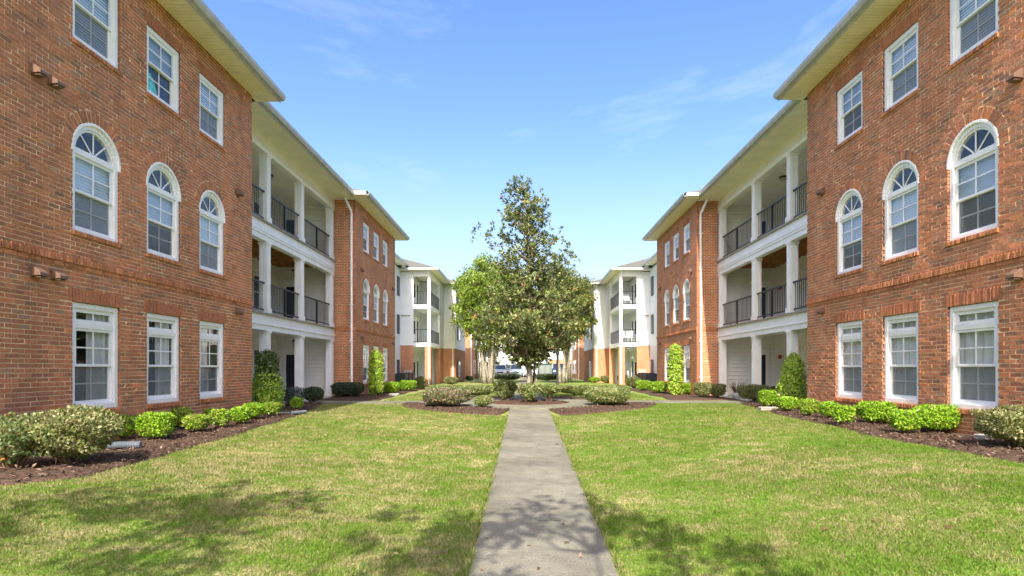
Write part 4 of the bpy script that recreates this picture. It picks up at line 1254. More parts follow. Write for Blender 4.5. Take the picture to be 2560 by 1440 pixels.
HOLLY = ([(0.441, 0.650, 0.058), (0.603, 0.700, 0.116), (0.232, 0.394, 0.046), (0.116, 0.209, 0.046)], [3.4, 2.6, 2, 1.1])
GREY = ([(0.09, 0.11, 0.09), (0.15, 0.17, 0.15), (0.06, 0.08, 0.06), (0.20, 0.21, 0.19)], [3, 2, 2, 1])
SHOLLY = ([(0.233, 0.310, 0.093), (0.373, 0.420, 0.171), (0.139, 0.202, 0.062), (0.435, 0.373, 0.186)], [3, 2.2, 2.2, 0.9])

def stems_mb(w, dpt, h, n=9, spread=0.75, r0=0.014):
    mb = MB()
    for i in range(n):
        a = random.uniform(0, 2 * math.pi); r = random.uniform(0, 0.10)
        e = random.uniform(0.25, spread)
        p0 = (r * math.cos(a) * w, r * math.sin(a) * dpt, -0.02)
        p2 = (e * math.cos(a) * w * 0.45, e * math.sin(a) * dpt * 0.45, h * random.uniform(0.6, 0.9))
        p1 = tuple((p0[k] * 0.45 + p2[k] * 0.55) * (1.05 if k < 2 else 0.8) for k in range(3))
        mb.tube([p0, p1, p2], [r0, r0 * 0.7, r0 * 0.3], 5)
    return mb
def shrub(name, loc, w, dpt, h, style, label, cat='shrub', group=None, box=3.2, leaf=0.036, dens=1.0, pal=LIME, lift=0.12, rz=0.0, droop=0.15, mat='leaf', lump=0.05, taper=0.10):
    """foliage filled through a soft edged rounded box on stems"""
    t = thing(name, loc, label, cat, group, rz)
    area = 2 * (w * dpt + w * h + dpt * h)
    n = int(min(34000, max(500, area / (leaf * leaf * 0.55) * 2.7 * dens)))
    d = rand_unit(n)
    # rounded box radius in direction d
    p = box
    k = (np.abs(d[:, 0]) ** p + np.abs(d[:, 1]) ** p + np.abs(d[:, 2]) ** p) ** (-1 / p)
    sph = d * k[:, None]
    depth = RNG.random(n) ** 2.2
    lumps = 1 + lump * (np.sin(sph[:, 0] * 5.1 + loc[0] * 3) * np.sin(sph[:, 1] * 4.3 + loc[1] * 5) + 0.7 * np.sin(sph[:, 2] * 7 + sph[:, 0] * 6 + loc[1]))
    r = (1 - 0.42 * depth) * lumps + RNG.normal(size=n) * 0.018
    q = sph * r[:, None]
    zz = (q[:, 2] + 1) / 2
    tp = 1 - taper * (1 - zz)
    P = np.stack([q[:, 0] * w / 2 * tp, q[:, 1] * dpt / 2 * tp, lift + zz * (h - lift)], 1)
    nrm = sph / np.array([w, dpt, h]); nrm /= np.linalg.norm(nrm, axis=1, keepdims=True)
    D = nrm * 0.7 + rand_unit(n) * 0.75 + np.array([0, 0, 0.35])
    N = nrm + rand_unit(n) * 0.55 + np.array([0, 0, 0.5])
    L = leaf * RNG.uniform(0.7, 1.35, n)
    V, Q = leaf_arrays(P, D, N, L, L * RNG.uniform(0.5, 0.72, n))
    col = tints(n, *pal)
    link('foliage', arr_mesh('foliage', V, Q, M[mat], col), t)
    stems_mb(w, dpt, h).build('stems', M['twig'], t, origin=(0, 0, 0))
    return t

def cone_shrub(loc, prof, label, group, pal=HOLLY, leaf=0.05, dens=1.0, dark_top=None):
    """clipped holly column: prof = [(z, radius)]"""
    t = thing('topiary_holly', loc, label, 'topiary', group)
    zs = np.array([p[0] for p in prof]); rs = np.array([p[1] for p in prof])
    h = zs[-1]; area = 2 * math.pi * np.trapezoid(rs, zs) if hasattr(np, 'trapezoid') else 2 * math.pi * np.trapz(rs, zs)
    n = int(area / (leaf * leaf * 0.5) * 4.2 * dens)
    dense = np.linspace(0.06, h, 400); rr = np.interp(dense, zs, rs); cdf = np.cumsum(rr); cdf /= cdf[-1]
    z = np.interp(RNG.random(n), cdf, dense); a = RNG.uniform(0, 2 * math.pi, n)
    r = np.interp(z, zs, rs) * (1 - 0.5 * RNG.random(n) ** 2) * (1 + 0.09 * np.sin(a * 5 + z * 9) + 0.08 * np.sin(z * 17 + a * 3)) + RNG.normal(size=n) * 0.02
    P = np.stack([r * np.cos(a), r * np.sin(a), z], 1)
    out = np.stack([np.cos(a), np.sin(a), 0 * a], 1)
    D = out * 0.3 + rand_unit(n) * 0.85 + np.array([0, 0, 0.1]); N = out * 0.9 + rand_unit(n) * 0.5 + np.array([0, 0, 0.45])
    L = leaf * RNG.uniform(0.7, 1.3, n)
    V, Q = leaf_arrays(P, D, N, L, L * RNG.uniform(0.45, 0.65, n))
    col = tints(n, *pal)
    if dark_top: k = z > dark_top + RNG.normal(size=n) * 0.16; col[k] = tints(int(k.sum()), [(0.08, 0.13, 0.03), (0.14, 0.20, 0.05), (0.05, 0.08, 0.02), (0.22, 0.30, 0.06)], [3, 2, 2, 1])
    link('foliage', arr_mesh('foliage', V, Q, M['leaf'], col), t)
    m = MB(); m.tube([(0, 0, -0.05), (0, 0, h * 0.5), (0, 0, h * 0.93)], [0.035, 0.025, 0.006], 7); m.build('stem', M['twig'], t, origin=(0, 0, 0))
    return t

def px_shrub(x0, x1, yt, yb, label, pal, group, name='boxwood_shrub', box=4.2, depth=0.9, leaf=0.042, dens=1.0, cat='shrub', lift=0.10, up=0.0, side=True, **kw):
    """a shrub standing on the ground where the photograph shows its foot"""
    xm = (x0 + x1) / 2
    _, Y = on_ground(xm, yb)
    k = abs(xm - 1310) / F * depth * (0.8 if side else 0.12)
    w = (x1 - x0) * Y / F / (1 + k)
    dp = min(w * depth, 1.2)
    Y += 0.42 * dp
    X = (xm - 1310) / F * Y
    w = (x1 - x0) * Y / F / (1 + k)
    h = (yb - yt) * Y / F * 0.95
    return shrub(name, (X, Y, float(ground(X, Y)) + 0.02 + up), w * 1.02, dp, h, None, label, cat, group, box=box, leaf=leaf, dens=dens, pal=pal, lift=lift, **kw)

GL = 'clipped lime green boxwoods in the left bed'; GR = 'clipped lime green boxwoods in the right bed'
px_shrub(62, 304, 1038, 1180, 'wide olive dome shaped shrub beside the red tipped bush in the left bed', OLIVE, None, 'olive_shrub', box=2.1, depth=1.0, leaf=0.042, dens=0.62, side=False, lift=0.12, lump=0.15, taper=0.30)
px_shrub(-70, 135, 1060, 1186, 'loose bluish green bush with red and orange leaf tips at the lower left edge', MAPLE, None, 'red_tipped_bush', box=2.0, depth=0.8, side=False, leaf=0.05, dens=0.42, lift=0.12, lump=0.22, taper=0.4)
px_shrub(280, 342, 1045, 1107, 'half brown boxwood touching the olive dome shrub', LIME_WORN, GL, depth=1.0)
px_shrub(338, 442, 1038, 1108, 'widest lime boxwood above the short grey pipe', LIME, GL, depth=0.8)
px_shrub(412, 486, 1025, 1078, 'lime boxwood nearest the wall below the middle ground window', LIME_WORN, GL, depth=1.0)
px_shrub(456, 526, 1043, 1088, 'worn boxwood with bare patches fourth along the front of the left bed', LIME_WORN, GL, depth=1.0)
px_shrub(484, 536, 1026, 1060, 'low lime boxwood set back between two taller ones in the left bed', LIME, GL, depth=1.0)
px_shrub(524, 578, 1028, 1077, 'lime topped boxwood with brown foot right of the worn one in the left bed', LIME_WORN, GL, depth=1.0)
px_shrub(536, 588, 1012, 1040, 'small lime boxwood against the wall under the third ground window', LIME, GL, depth=1.0)
px_shrub(574, 628, 1022, 1067, 'neat cube shaped lime boxwood second from the holly column on the left', LIME, GL, depth=1.0)
px_shrub(604, 662, 1012, 1054, 'lime boxwood just in front of the left holly column', LIME, GL, depth=1.0)
px_shrub(655, 702, 1009, 1046, 'half worn lime boxwood at the end of the left row by the black pipe', LIME_WORN, GL, depth=1.0)
px_shrub(726, 758, 997, 1030, 'small square lime boxwood standing alone by the left porch', LIME, GL, depth=1.0, leaf=0.035)
px_shrub(700, 764, 972, 1018, 'sparse grey twiggy bush in front of the left porch door', GREY, 'dark shrubs by the left porch', 'grey_bush', box=2.2, leaf=0.045, dens=0.45, lump=0.2)
px_shrub(752, 813, 970, 1011, 'round dark blue green shrub in front of the left porch columns', DARKG, 'dark shrubs by the left porch', 'dark_shrub', box=2.4, leaf=0.045)
px_shrub(824, 916, 959, 994, 'long low dark hedge at the foot of the far left brick bay', DARKG, 'dark shrubs by the left porch', 'dark_hedge', box=3.4, leaf=0.05, depth=0.9)
px_shrub(914, 932, 962, 982, 'tiny lime boxwood left of the far left holly column', LIME, 'far boxwoods along the left', leaf=0.05)
px_shrub(931, 959, 964, 990, 'brown topped round boxwood in front of the far left holly column', LIME_WORN, 'far boxwoods along the left', leaf=0.05)
px_shrub(957, 1000, 957, 986, 'nearer half of the lime hedge along the far left bed', LIME, 'far boxwoods along the left', 'boxwood_hedge', leaf=0.055, depth=1.0)
px_shrub(996, 1042, 953, 979, 'farther half of the lime hedge along the far left bed', LIME, 'far boxwoods along the left', 'boxwood_hedge', leaf=0.055, depth=1.0)
px_shrub(1036, 1066, 942, 974, 'olive ball shrub at the foot of the left siding house corner', OLIVE, 'far shrubs on the left', 'olive_shrub', box=2.4, leaf=0.06)
px_shrub(1108, 1146, 943, 964, 'olive ball shrub on the lawn before the left brick pier', OLIVE, 'far shrubs on the left', 'olive_shrub', box=2.4, leaf=0.07)
px_shrub(1164, 1184, 941, 953, 'small dark shrub at the far brick block on the left', DARKG, 'far shrubs on the left', 'dark_shrub', box=2.4, leaf=0.09)
# right side
px_shrub(2448, 2640, 1032, 1134, 'broad olive tan shrub at the right edge of the photo', OLIVE, None, 'olive_shrub', box=2.6, depth=0.9, leaf=0.040, dens=0.7, side=False, lift=0.10, lump=0.12, taper=0.3)
px_shrub(2264, 2426, 1020, 1090, 'longest lime boxwood under the nearest right ground window', LIME, GR, box=3.6, depth=0.7)
px_shrub(2218, 2308, 1032, 1092, 'front lime boxwood overlapping the longest one in the right bed', LIME, GR, depth=0.9)
px_shrub(2134, 2246, 1010, 1066, 'wide lime boxwood against the wall below the middle right window', LIME, GR, depth=0.8)
px_shrub(2078, 2138, 1020, 1068, 'front lime boxwood just left of the wide one in the right bed', LIME, GR, depth=1.0)
px_shrub(2046, 2100, 1008, 1052, 'lime boxwood fused behind its front neighbour in the right bed', LIME, GR, depth=1.0)
px_shrub(1994, 2048, 1001, 1046, 'lime boxwood with a brown foot right of the right holly column', LIME_WORN, GR, depth=1.0)
px_shrub(1940, 1996, 996, 1034, 'lime boxwood at the foot of the right holly column', LIME, GR, depth=1.0)
px_shrub(1894, 1944, 978, 1022, 'lime boxwood left of the right holly column above the white splash block', LIME, GR, depth=1.0)
px_shrub(1842, 1930, 965, 1006, 'olive tan hedge before the right porch floor', OLIVE, 'olive hedges by the right porch', 'olive_hedge', leaf=0.045, depth=0.7)
px_shrub(1922, 1952, 968, 1000, 'short olive hedge end behind the right holly column', OLIVE, 'olive hedges by the right porch', 'olive_hedge', leaf=0.045, depth=1.0)
px_shrub(1732, 1780, 958, 996, 'olive hedge in front of the white downspout of the right building', OLIVE, 'olive hedges by the right porch', 'olive_hedge', leaf=0.05, depth=1.0)
px_shrub(1772, 1816, 962, 996, 'tan tipped hedge at the right porch corner left of the potted plant', OLIVE, 'olive hedges by the right porch', 'olive_hedge', leaf=0.05, depth=1.0)
px_shrub(1706, 1736, 959, 988, 'square lime boxwood right of the far right holly column', LIME, 'far boxwoods along the right', leaf=0.05)
px_shrub(1669, 1708, 959, 986, 'square lime boxwood in front of the far right holly column', LIME, 'far boxwoods along the right', leaf=0.05)
px_shrub(1624, 1668, 956, 985, 'nearer half of the lime hedge along the far right bed', LIME, 'far boxwoods along the right', 'boxwood_hedge', leaf=0.055, depth=1.0)
px_shrub(1588, 1630, 953, 978, 'farther half of the lime hedge along the far right bed', LIME, 'far boxwoods along the right', 'boxwood_hedge', leaf=0.055, depth=1.0)
px_shrub(1562, 1604, 943, 972, 'olive shrub beside the dark air conditioners of the right siding house', OLIVE, 'far shrubs on the right', 'olive_shrub', box=2.4, leaf=0.06)
px_shrub(1542, 1570, 936, 962, 'loose dark shrub before the right siding house doorway', DARKG, 'far shrubs on the right', 'dark_shrub', box=2.2, leaf=0.07, dens=0.6)
px_shrub(1500, 1526, 940, 958, 'clipped ball shrub in front of the right brick pier', OLIVE, 'far shrubs on the right', 'olive_shrub', box=2.6, leaf=0.07)
px_shrub(1472, 1502, 944, 958, 'low lime shrub left of the clipped ball shrub on the right', LIME, 'far shrubs on the right', 'lime_shrub', box=2.2, leaf=0.07)
# round bed and ring
GB = 'hedges round the ring path'
px_shrub(1052, 1178, 975, 1022, 'pink tinged flowering hedge in the left curved bed', PINK, GB, 'flowering_hedge', box=2.8, leaf=0.05, depth=0.9, mat='leaf')
px_shrub(1184, 1230, 994, 1024, 'small round shrub beside the ring path in the left curved bed', SHOLLY, GB, 'round_shrub', box=2.4, leaf=0.045)
px_shrub(1458, 1578, 974, 1019, 'long leafy hedge in the right curved bed', SHOLLY, GB, 'leafy_hedge', box=2.9, leaf=0.05, depth=0.9)
px_shrub(1062, 1150, 966, 990, 'low hedge behind the pink flowering hedge', SHOLLY, GB, 'leafy_hedge', box=3.0, leaf=0.055, depth=0.8)
px_shrub(1146, 1236, 966, 994, 'low hedge joining the tall shrub left of the magnolia', SHOLLY, GB, 'leafy_hedge', box=3.0, leaf=0.055, depth=0.8)
px_shrub(1226, 1296, 952, 1004, 'tall leafy shrub just left of the magnolia trunk', SHOLLY, 'shrubs under the magnolia', 'tall_shrub', box=2.2, leaf=0.055, dens=0.8, lump=0.15, taper=0.4)
px_shrub(1294, 1348, 962, 1011, 'sprouting shrub at the foot of the magnolia trunk', SHOLLY, 'shrubs under the magnolia', 'sprouting_shrub', box=2.0, leaf=0.06, dens=0.7, lump=0.2, taper=0.5)
px_shrub(1340, 1406, 964, 1008, 'leggy shrub with bare stems right of the magnolia trunk', SHOLLY, 'shrubs under the magnolia', 'leggy_shrub', box=2.0, leaf=0.055, dens=0.7, lump=0.2, lift=0.28, taper=0.5)
px_shrub(1398, 1490, 966, 990, 'low dark hedge right of the lamp post behind the ring path', SHOLLY, GB, 'leafy_hedge', box=3.0, leaf=0.055, depth=0.8)
px_shrub(1484, 1578, 966, 988, 'low hedge behind the long leafy hedge on the right', SHOLLY, GB, 'leafy_hedge', box=3.0, leaf=0.055, depth=0.8)
px_shrub(1234, 1300, 936, 952, 'dark low hedge at the far end of the lawn left of the path', DARKG, 'low hedges before the parking lot', 'dark_hedge', box=2.8, leaf=0.10, depth=0.6)
px_shrub(1338, 1400, 936, 952, 'dark low hedge at the far end of the lawn behind the lamp post', DARKG, 'low hedges before the parking lot', 'dark_hedge', box=2.8, leaf=0.10, depth=0.6)
# holly columns
def px_cone(x, yb, rows, label, leaf, dark_y=None, group='clipped holly columns at the porch corners'):
    X, Y = on_ground(x, yb)
    g = float(ground(X, Y)); k = Y / F
    prof = sorted([((yb - y) * k, hw * k) for y, hw in rows])
    return cone_shrub((X, Y, g + 0.01), prof, label, group, leaf=leaf * 1.35, dark_top=(yb - dark_y) * k if dark_y else None)
px_cone(668, 1030, [(1028, 30), (1010, 36), (975, 36), (945, 29), (934, 24), (925, 23), (900, 24), (886, 18), (878, 4)], 'two tiered holly column with a darker top at the left porch corner', 0.055, 936)
px_cone(1983, 1022, [(1020, 30), (1000, 33), (965, 30), (925, 24), (895, 15), (884, 4)], 'tapered holly column at the right porch corner', 0.05)
px_cone(939, 989, [(987, 14), (960, 17), (930, 17), (900, 15), (882, 10), (874, 2)], 'slim holly column before the windows of the far left brick bay', 0.06)
px_cone(1689, 988, [(986, 15), (955, 17), (920, 17), (885, 15), (868, 11), (861, 2)], 'slim holly column before the windows of the far right brick bay', 0.06)

# ------------------------------------------------------------------ trees
def branch_pts(p0, p1, k=4, wob=0.08, lift=0.1):
    p0, p1 = np.array(p0, float), np.array(p1, float); L = np.linalg.norm(p1 - p0)
    out = []
    for i in range(k + 1):
        t = i / k
        p = p0 + (p1 - p0) * t + (RNG.normal(size=3) * wob * L * (0 if i in (0, k) else 1) * 0.5)
        p[2] += lift * L * math.sin(t * math.pi) * 0.5
        out.append(p)
    return out
def magnolia():
    X, Y = 0.16, CY + 0.15
    g = float(ground(X, Y))
    t = thing('magnolia_tree', (X, Y, g), 'tall magnolia with glossy dark leaves in the round mulch bed', 'tree')
    k = 19.35 / F
    sil = [(880, 1280, 1345), (866, 1235, 1400), (845, 1215, 1425), (800, 1192, 1440), (750, 1188, 1442), (700, 1200, 1440), (665, 1225, 1436), (640, 1240, 1428), (622, 1200, 1420), (602, 1168, 1405), (575, 1188, 1388), (540, 1222, 1374), (505, 1226, 1368), (480, 1242, 1330), (447, 1275, 1322)]
    zz = [(921 - s[0]) * k - g for s in sil]; ll = [(1318 - s[1]) * k for s in sil]; rr = [(s[2] - 1318) * k for s in sil]
    H = zz[-1]
    trunk = MB()
    tp = [(0, 0, -0.1), (0.02, 0, 0.9), (-0.03, 0.03, 2.2), (0.03, 0, 3.8), (-0.02, 0.02, 5.4), (-0.12, 0, 6.6), (-0.2, 0, H * 0.985)]
    trunk.tube(tp, [0.13, 0.095, 0.085, 0.065, 0.045, 0.025, 0.008], 9)
    trunk.tube([(0.1, 0.05, -0.05), (0.2, 0.08, 0.8), (0.17, 0.05, 1.6), (0.30, 0.1, 2.8), (0.5, 0.2, 4.2)], [0.085, 0.07, 0.06, 0.04, 0.012], 8)
    P, D, N, tipcol = [], [], [], []
    br = MB()
    nb = 230
    for i in range(nb):
        ze = 1.75 + (H - 1.75) * ((i + 0.5) / nb) ** 1.12
        az = i * 2.399963 + RNG.normal() * 0.3
        c, s = math.cos(az), math.sin(az)
        lx, rx = np.interp(ze, zz, ll), np.interp(ze, zz, rr)
        reach = (rx if c > 0 else lx) * (c * c) + 0.5 * (lx + rx) * (s * s)
        reach = max(0.12, reach) * RNG.uniform(0.58, 1.08) * (1.14 if ze < 3.4 else 1.05)
        if RNG.random() < (0.46 if ze > 3.2 else 0.10): continue
        rise = min(0.5 * reach + 0.15, 0.9)
        z0 = max(0.9, ze - rise)
        x0 = np.interp(z0, [p[2] for p in tp], [p[0] for p in tp])
        pts = branch_pts((x0, 0, z0), (c * reach, s * reach, ze), 5, 0.10, 0.0)
        br.tube([tuple(p) for p in pts], [0.012 + 0.018 * reach, 0.011 + 0.012 * reach, 0.012, 0.010, 0.007, 0.004], 5)
        nr = int(4 + reach * 10.5)
        for j in range(nr):
            f = 0.12 + 0.88 * (j + RNG.random()) / nr
            q = f * 5; a = min(int(q), 4); base = pts[a] + (pts[a + 1] - pts[a]) * (q - a)
            off = RNG.normal(size=3) * np.array([0.12, 0.12, 0.10]) * (1.0 + 0.4 * reach) * (1.1 - 0.5 * f)
            ctr = base + off
            if j % 2 == 0: br.tube([tuple(base), tuple(ctr)], [0.005, 0.003], 4)
            nl = int(RNG.integers(9, 15)); axis = np.array([c * 0.5, s * 0.5, 0.75]) + RNG.normal(size=3) * 0.3; axis /= np.linalg.norm(axis)
            d = rand_unit(nl) * 0.95 + axis * 0.55
            P.append(np.repeat(ctr[None], nl, 0) + d * 0.02); D.append(d); N.append(np.repeat(axis[None], nl, 0) + rand_unit(nl) * 0.35)
            brown = RNG.random() < (0.10 if ze < 3.2 else 0.04)
            tipcol.append(tints(nl, [(0.20, 0.255, 0.07), (0.13, 0.18, 0.05), (0.07, 0.105, 0.035), (0.33, 0.37, 0.13), (0.34, 0.16, 0.045)], [3, 3, 2.2, 1.3, 3.2 if brown else 0.35]))
    P, D, N, C_ = np.vstack(P), np.vstack(D), np.vstack(N), np.vstack(tipcol)
    L = RNG.uniform(0.085, 0.145, len(P))
    V, Q = leaf_arrays(P, D, N, L, L * 0.44)
    link('crown', arr_mesh('crown', V, Q, M['glossy_leaf'], C_), t)
    trunk.build('trunk', M['pale_bark'], t, smooth=True, origin=(0, 0, 0))
    br.build('branches', M['bark'], t, smooth=True, origin=(0, 0, 0))
magnolia()

def leafy_tree(name, loc, H, crown_r, crown_z0, label, pal, nclump=60, leaf=0.10, per=160, trunks=4, trunk_r=0.18, group=None, clump_r=0.55, sparse=1.0, squash=1.0, lean=(0, 0), mat='leaf'):
    t = thing(name, loc, label, 'tree', group)
    tr, br = MB(), MB()
    fork = crown_z0 * 0.55
    cz = (crown_z0 + H) / 2; ch = (H - crown_z0) / 2
    tips = []
    for i in range(trunks):
        a = 2 * math.pi * i / trunks + RNG.uniform(-.4, .4)
        e = crown_r * RNG.uniform(0.3, 0.6)
        p2 = (e * math.cos(a) + lean[0] * .6, e * math.sin(a) + lean[1] * .6, cz * RNG.uniform(0.95, 1.2))
        p1 = (0.10 * math.cos(a) + p2[0] * 0.22, 0.10 * math.sin(a) + p2[1] * 0.22, fork)
        p0 = (trunk_r * 0.7 * math.cos(a), trunk_r * 0.7 * math.sin(a), -0.1)
        pts = branch_pts(p0, p1, 2, 0.03, 0) + branch_pts(p1, p2, 3, 0.06, 0)[1:]
        n = len(pts); rad = [trunk_r * (0.62 - 0.52 * k / (n - 1)) for k in range(n)]
        tr.tube([tuple(p) for p in pts], rad, 8)
        tips += pts[2:]
    P, D, N, C_ = [], [], [], []
    for i in range(nclump):
        d = rand_unit(1)[0]; r = RNG.uniform(0.45, 1.0) ** 0.6
        c = np.array([d[0] * crown_r * r + lean[0], d[1] * crown_r * r + lean[1], cz + d[2] * ch * r * squash])
        k = min(tips, key=lambda p: np.linalg.norm(p - c))
        br.tube([tuple(p) for p in branch_pts(k, c, 3, 0.10, 0.1)], [0.035, 0.022, 0.013, 0.006], 5)
        n = int(per * RNG.uniform(0.6, 1.3) * sparse)
        q = rand_unit(n) * (RNG.random((n, 1)) ** 0.5) * clump_r * RNG.uniform(0.7, 1.25) * np.array([1.1, 1.1, 0.75])
        P.append(c + q); dd = q / (np.linalg.norm(q, axis=1, keepdims=True) + 1e-6) * 0.5 + rand_unit(n) * 0.9; D.append(dd)
        N.append(rand_unit(n) * 0.8 + np.array([0, 0, 0.9]))
        C_.append(tints(n, *pal) * RNG.uniform(0.85, 1.15))
    P, D, N, C_ = np.vstack(P), np.vstack(D), np.vstack(N), np.clip(np.vstack(C_), 0, 1)
    L = leaf * RNG.uniform(0.7, 1.3, len(P))
    V, Q = leaf_arrays(P, D, N, L, L * 0.6)
    link('crown', arr_mesh('crown', V, Q, M[mat], C_), t)
    tr.build('trunk', M['pale_bark'], t, smooth=True, origin=(0, 0, 0))
    br.build('branches', M['bark'], t, smooth=True, origin=(0, 0, 0))
    return t
SPRING = ([(0.259, 0.376, 0.045), (0.350, 0.466, 0.078), (0.155, 0.234, 0.039), (0.104, 0.155, 0.026)], [3, 2.5, 2, 1])
MIXED = ([(0.194, 0.246, 0.058), (0.310, 0.337, 0.104), (0.116, 0.155, 0.039), (0.362, 0.221, 0.064)], [3, 2, 2, 0.5])
GT = 'trees at the end of the lawn behind the magnolia'
leafy_tree('spring_tree', (-2.75, 44, -1.16), 9.5, 2.8, 2.6, 'bright spring green tree with a thick multi stemmed trunk left of the magnolia', SPRING, 190, 0.17, 150, 5, 0.34, GT, 0.60)
leafy_tree('olive_tree', (3.0, 45, -1.16), 9.0, 2.5, 2.7, 'olive leaved tree with spreading stems right of the magnolia', MIXED, 190, 0.17, 160, 5, 0.30, GT, 0.58)
leafy_tree('bare_topped_tree', (4.4, 56, -1.17), 11.2, 2.3, 5.0, 'thinly leaved pale tree showing its twigs behind the olive tree', SPRING, 90, 0.12, 45, 4, 0.22, GT, 0.6, sparse=0.5)
leafy_tree('spring_tree', (-5.2, 66, -1.17), 12.4, 3.2, 4.6, 'tall spring green tree top showing behind the nearer left tree', SPRING, 90, 0.17, 130, 4, 0.28, GT, 0.7)
GS = 'shade trees at the near end of the courtyard'
leafy_tree('shade_tree', (-3.7, -2.9, -1.5), 7.7, 3.0, 3.6, 'spreading shade tree on the near lawn left of the path', MIXED, 120, 0.16, 34, 4, 0.2, GS, 0.25)
leafy_tree('shade_tree', (-0.1, -2.3, -1.65), 7.9, 1.7, 3.9, 'spreading shade tree beside the near end of the path', MIXED, 62, 0.16, 34, 4, 0.2, GS, 0.24)
leafy_tree('shade_tree', (3.8, -5.0, -1.3), 7.6, 2.2, 3.8, 'spreading shade tree on the near lawn right of the path', MIXED, 34, 0.15, 34, 4, 0.2, GS, 0.26)

# ------------------------------------------------------------------ small things in the beds
def corrugated(p0, p1, r, label, mat='pipe', cat='drain pipe'):
    a, b = Vector(p0), Vector(p1); L = (b - a).length; n = int(L / 0.034) * 2
    m = MB()
    pts = [a + (b - a) * i / n for i in range(n + 1)]
    rad = [r * (1.0 if (i // 1) % 2 else 0.78) for i in range(n + 1)]
    m.tube([tuple(p) for p in pts], rad, 12)
    return tag(m.build('drain_pipe', M[mat], None, origin=tuple(a)), label, cat, 'corrugated drain pipes in the left bed')
def gp(px, py, up): X, Y = on_ground(px, py); return (X, Y, float(ground(X, Y)) + up)
corrugated(gp(272, 1128, 0.09), gp(352, 1126, 0.09), 0.062, 'short grey corrugated drain pipe right of the olive dome shrub')
corrugated(gp(-60, 1156, 0.09), gp(110, 1146, 0.09), 0.062, 'grey corrugated drain pipe under the red tipped bush')
m = MB(); a, b = gp(696, 1040, 0.07), gp(728, 1040, 0.07); c = gp(764, 1036, 0.07)
t = thing('pipe_end', a, 'black and grey downspout pipe lying at the left porch corner', 'drain pipe')
m.tube([a, b], 0.058, 10); m.build('black_pipe', M['black'], t)
m = MB(); m.tube([b, c], 0.045, 10); m.build('grey_pipe', M['pipe'], t)
def splash(px, py, label, w=0.3, group='pale splash blocks and stones'):
    x, y, z = gp(px, py, 0.02)
    m = MB(); m.box(-w, w, -0.10, 0.10, 0, 0.05); m.box(-w, w, -0.10, -0.07, 0.05, 0.09); m.box(-w, w, 0.07, 0.10, 0.05, 0.09); m.box(-w, -w + 0.03, -0.07, 0.07, 0.05, 0.09)
    o = m.build('splash_block', M['stone'], None, origin=None, bevel=0.008); o.location = (x, y, z)
    tag(o, label, 'splash block', group)
splash(1920, 1028, 'white splash block before the right holly column', 0.22)
splash(985, 990, 'grey splash block in front of the far left lime hedge', 0.2)
splash(2462, 1104, 'pale stone block at the wall behind the broad olive tan shrub', 0.10)
# path lights in the beds
def spot(px, py, label):
    x, y, z = gp(px, py, 0.0)
    t = thing('garden_light', (x, y, z), label, 'garden light', 'small garden lights in the right bed')
    m = MB(); m.tube([(0, 0, -0.05), (0, 0, 0.22)], 0.012, 6); m.build('stake', M['black'], t, origin=(0, 0, 0))
    m = MB(); m.lathe((0, 0, 0.2), [(0.03, 0), (0.055, 0.06), (0.055, 0.16), (0.03, 0.18)], 10); m.build('lamp_head', M['pot'], t, origin=(0, 0, 0))
spot(1731, 968, 'small white garden light right of the far right holly column')
# potted plant on the right porch
x, y, z = 7.95, 21.6, -1.135
t = thing('potted_plant', (x, y, z), 'spiky plant in a white pot on the right porch edge', 'potted plant')
m = MB(); m.lathe((0, 0, 0.001), [(0.10, 0), (0.16, 0.16), (0.175, 0.22), (0.155, 0.22), (0.14, 0.18)], 16); m.build('pot', M['pot'], t, smooth=True, origin=(0, 0, 0))
n = 46; a = RNG.uniform(0, 6.28, n); tilt = RNG.uniform(0.1, 0.8, n)
D = np.stack([np.cos(a) * tilt, np.sin(a) * tilt, np.ones(n)], 1)
Lh = RNG.uniform(0.35, 0.7, n); Lh[0] = 0.95
V, Q = leaf_arrays(np.stack([0.05 * np.cos(a), 0.05 * np.sin(a), 0 * a + 0.16], 1), D, rand_unit(n), Lh, np.full(n, 0.035))
link('leaves', arr_mesh('leaves', V, Q, M['leaf'], tints(n, [(0.10, 0.11, 0.06), (0.20, 0.17, 0.07), (0.14, 0.10, 0.06)], [3, 2, 2])), t)
# air conditioners
def ac_unit(X, Y, label):
    g = float(ground(X, Y))
    t = thing('air_conditioner', (X, Y, g), label, 'air conditioner', 'dark air conditioners by the siding houses')
    m = MB(); m.box(-0.42, 0.42, -0.42, 0.42, 0, 0.08); m.build('pad', M['concrete'], t, origin=(0, 0, 0))
    m = MB(); m.box(-0.38, 0.38, -0.38, 0.38, 0.081, 0.82)
    for i in range(12):
        z = 0.14 + i * 0.055
        m.box(-0.395, 0.395, -0.395, 0.395, z, z + 0.02)
    m.build('cabinet', M['ac'], t, origin=(0, 0, 0))
    m = MB(); m.lathe((0, 0, 0.821), [(0.30, 0), (0.30, 0.03), (0.26, 0.03), (0.04, 0.05), (0.04, 0.06)], 18); m.build('fan_grille', M['black'], t, origin=(0, 0, 0))
for i, (nm, ds) in enumerate((('nearest', 36.2), ('middle', 37.4), ('farthest', 38.6))):
    ac_unit(-7.75, ds, '%s of the dark air conditioners beside the left siding house' % nm)
    ac_unit(7.95, ds, '%s of the dark air conditioners beside the right siding house' % nm)

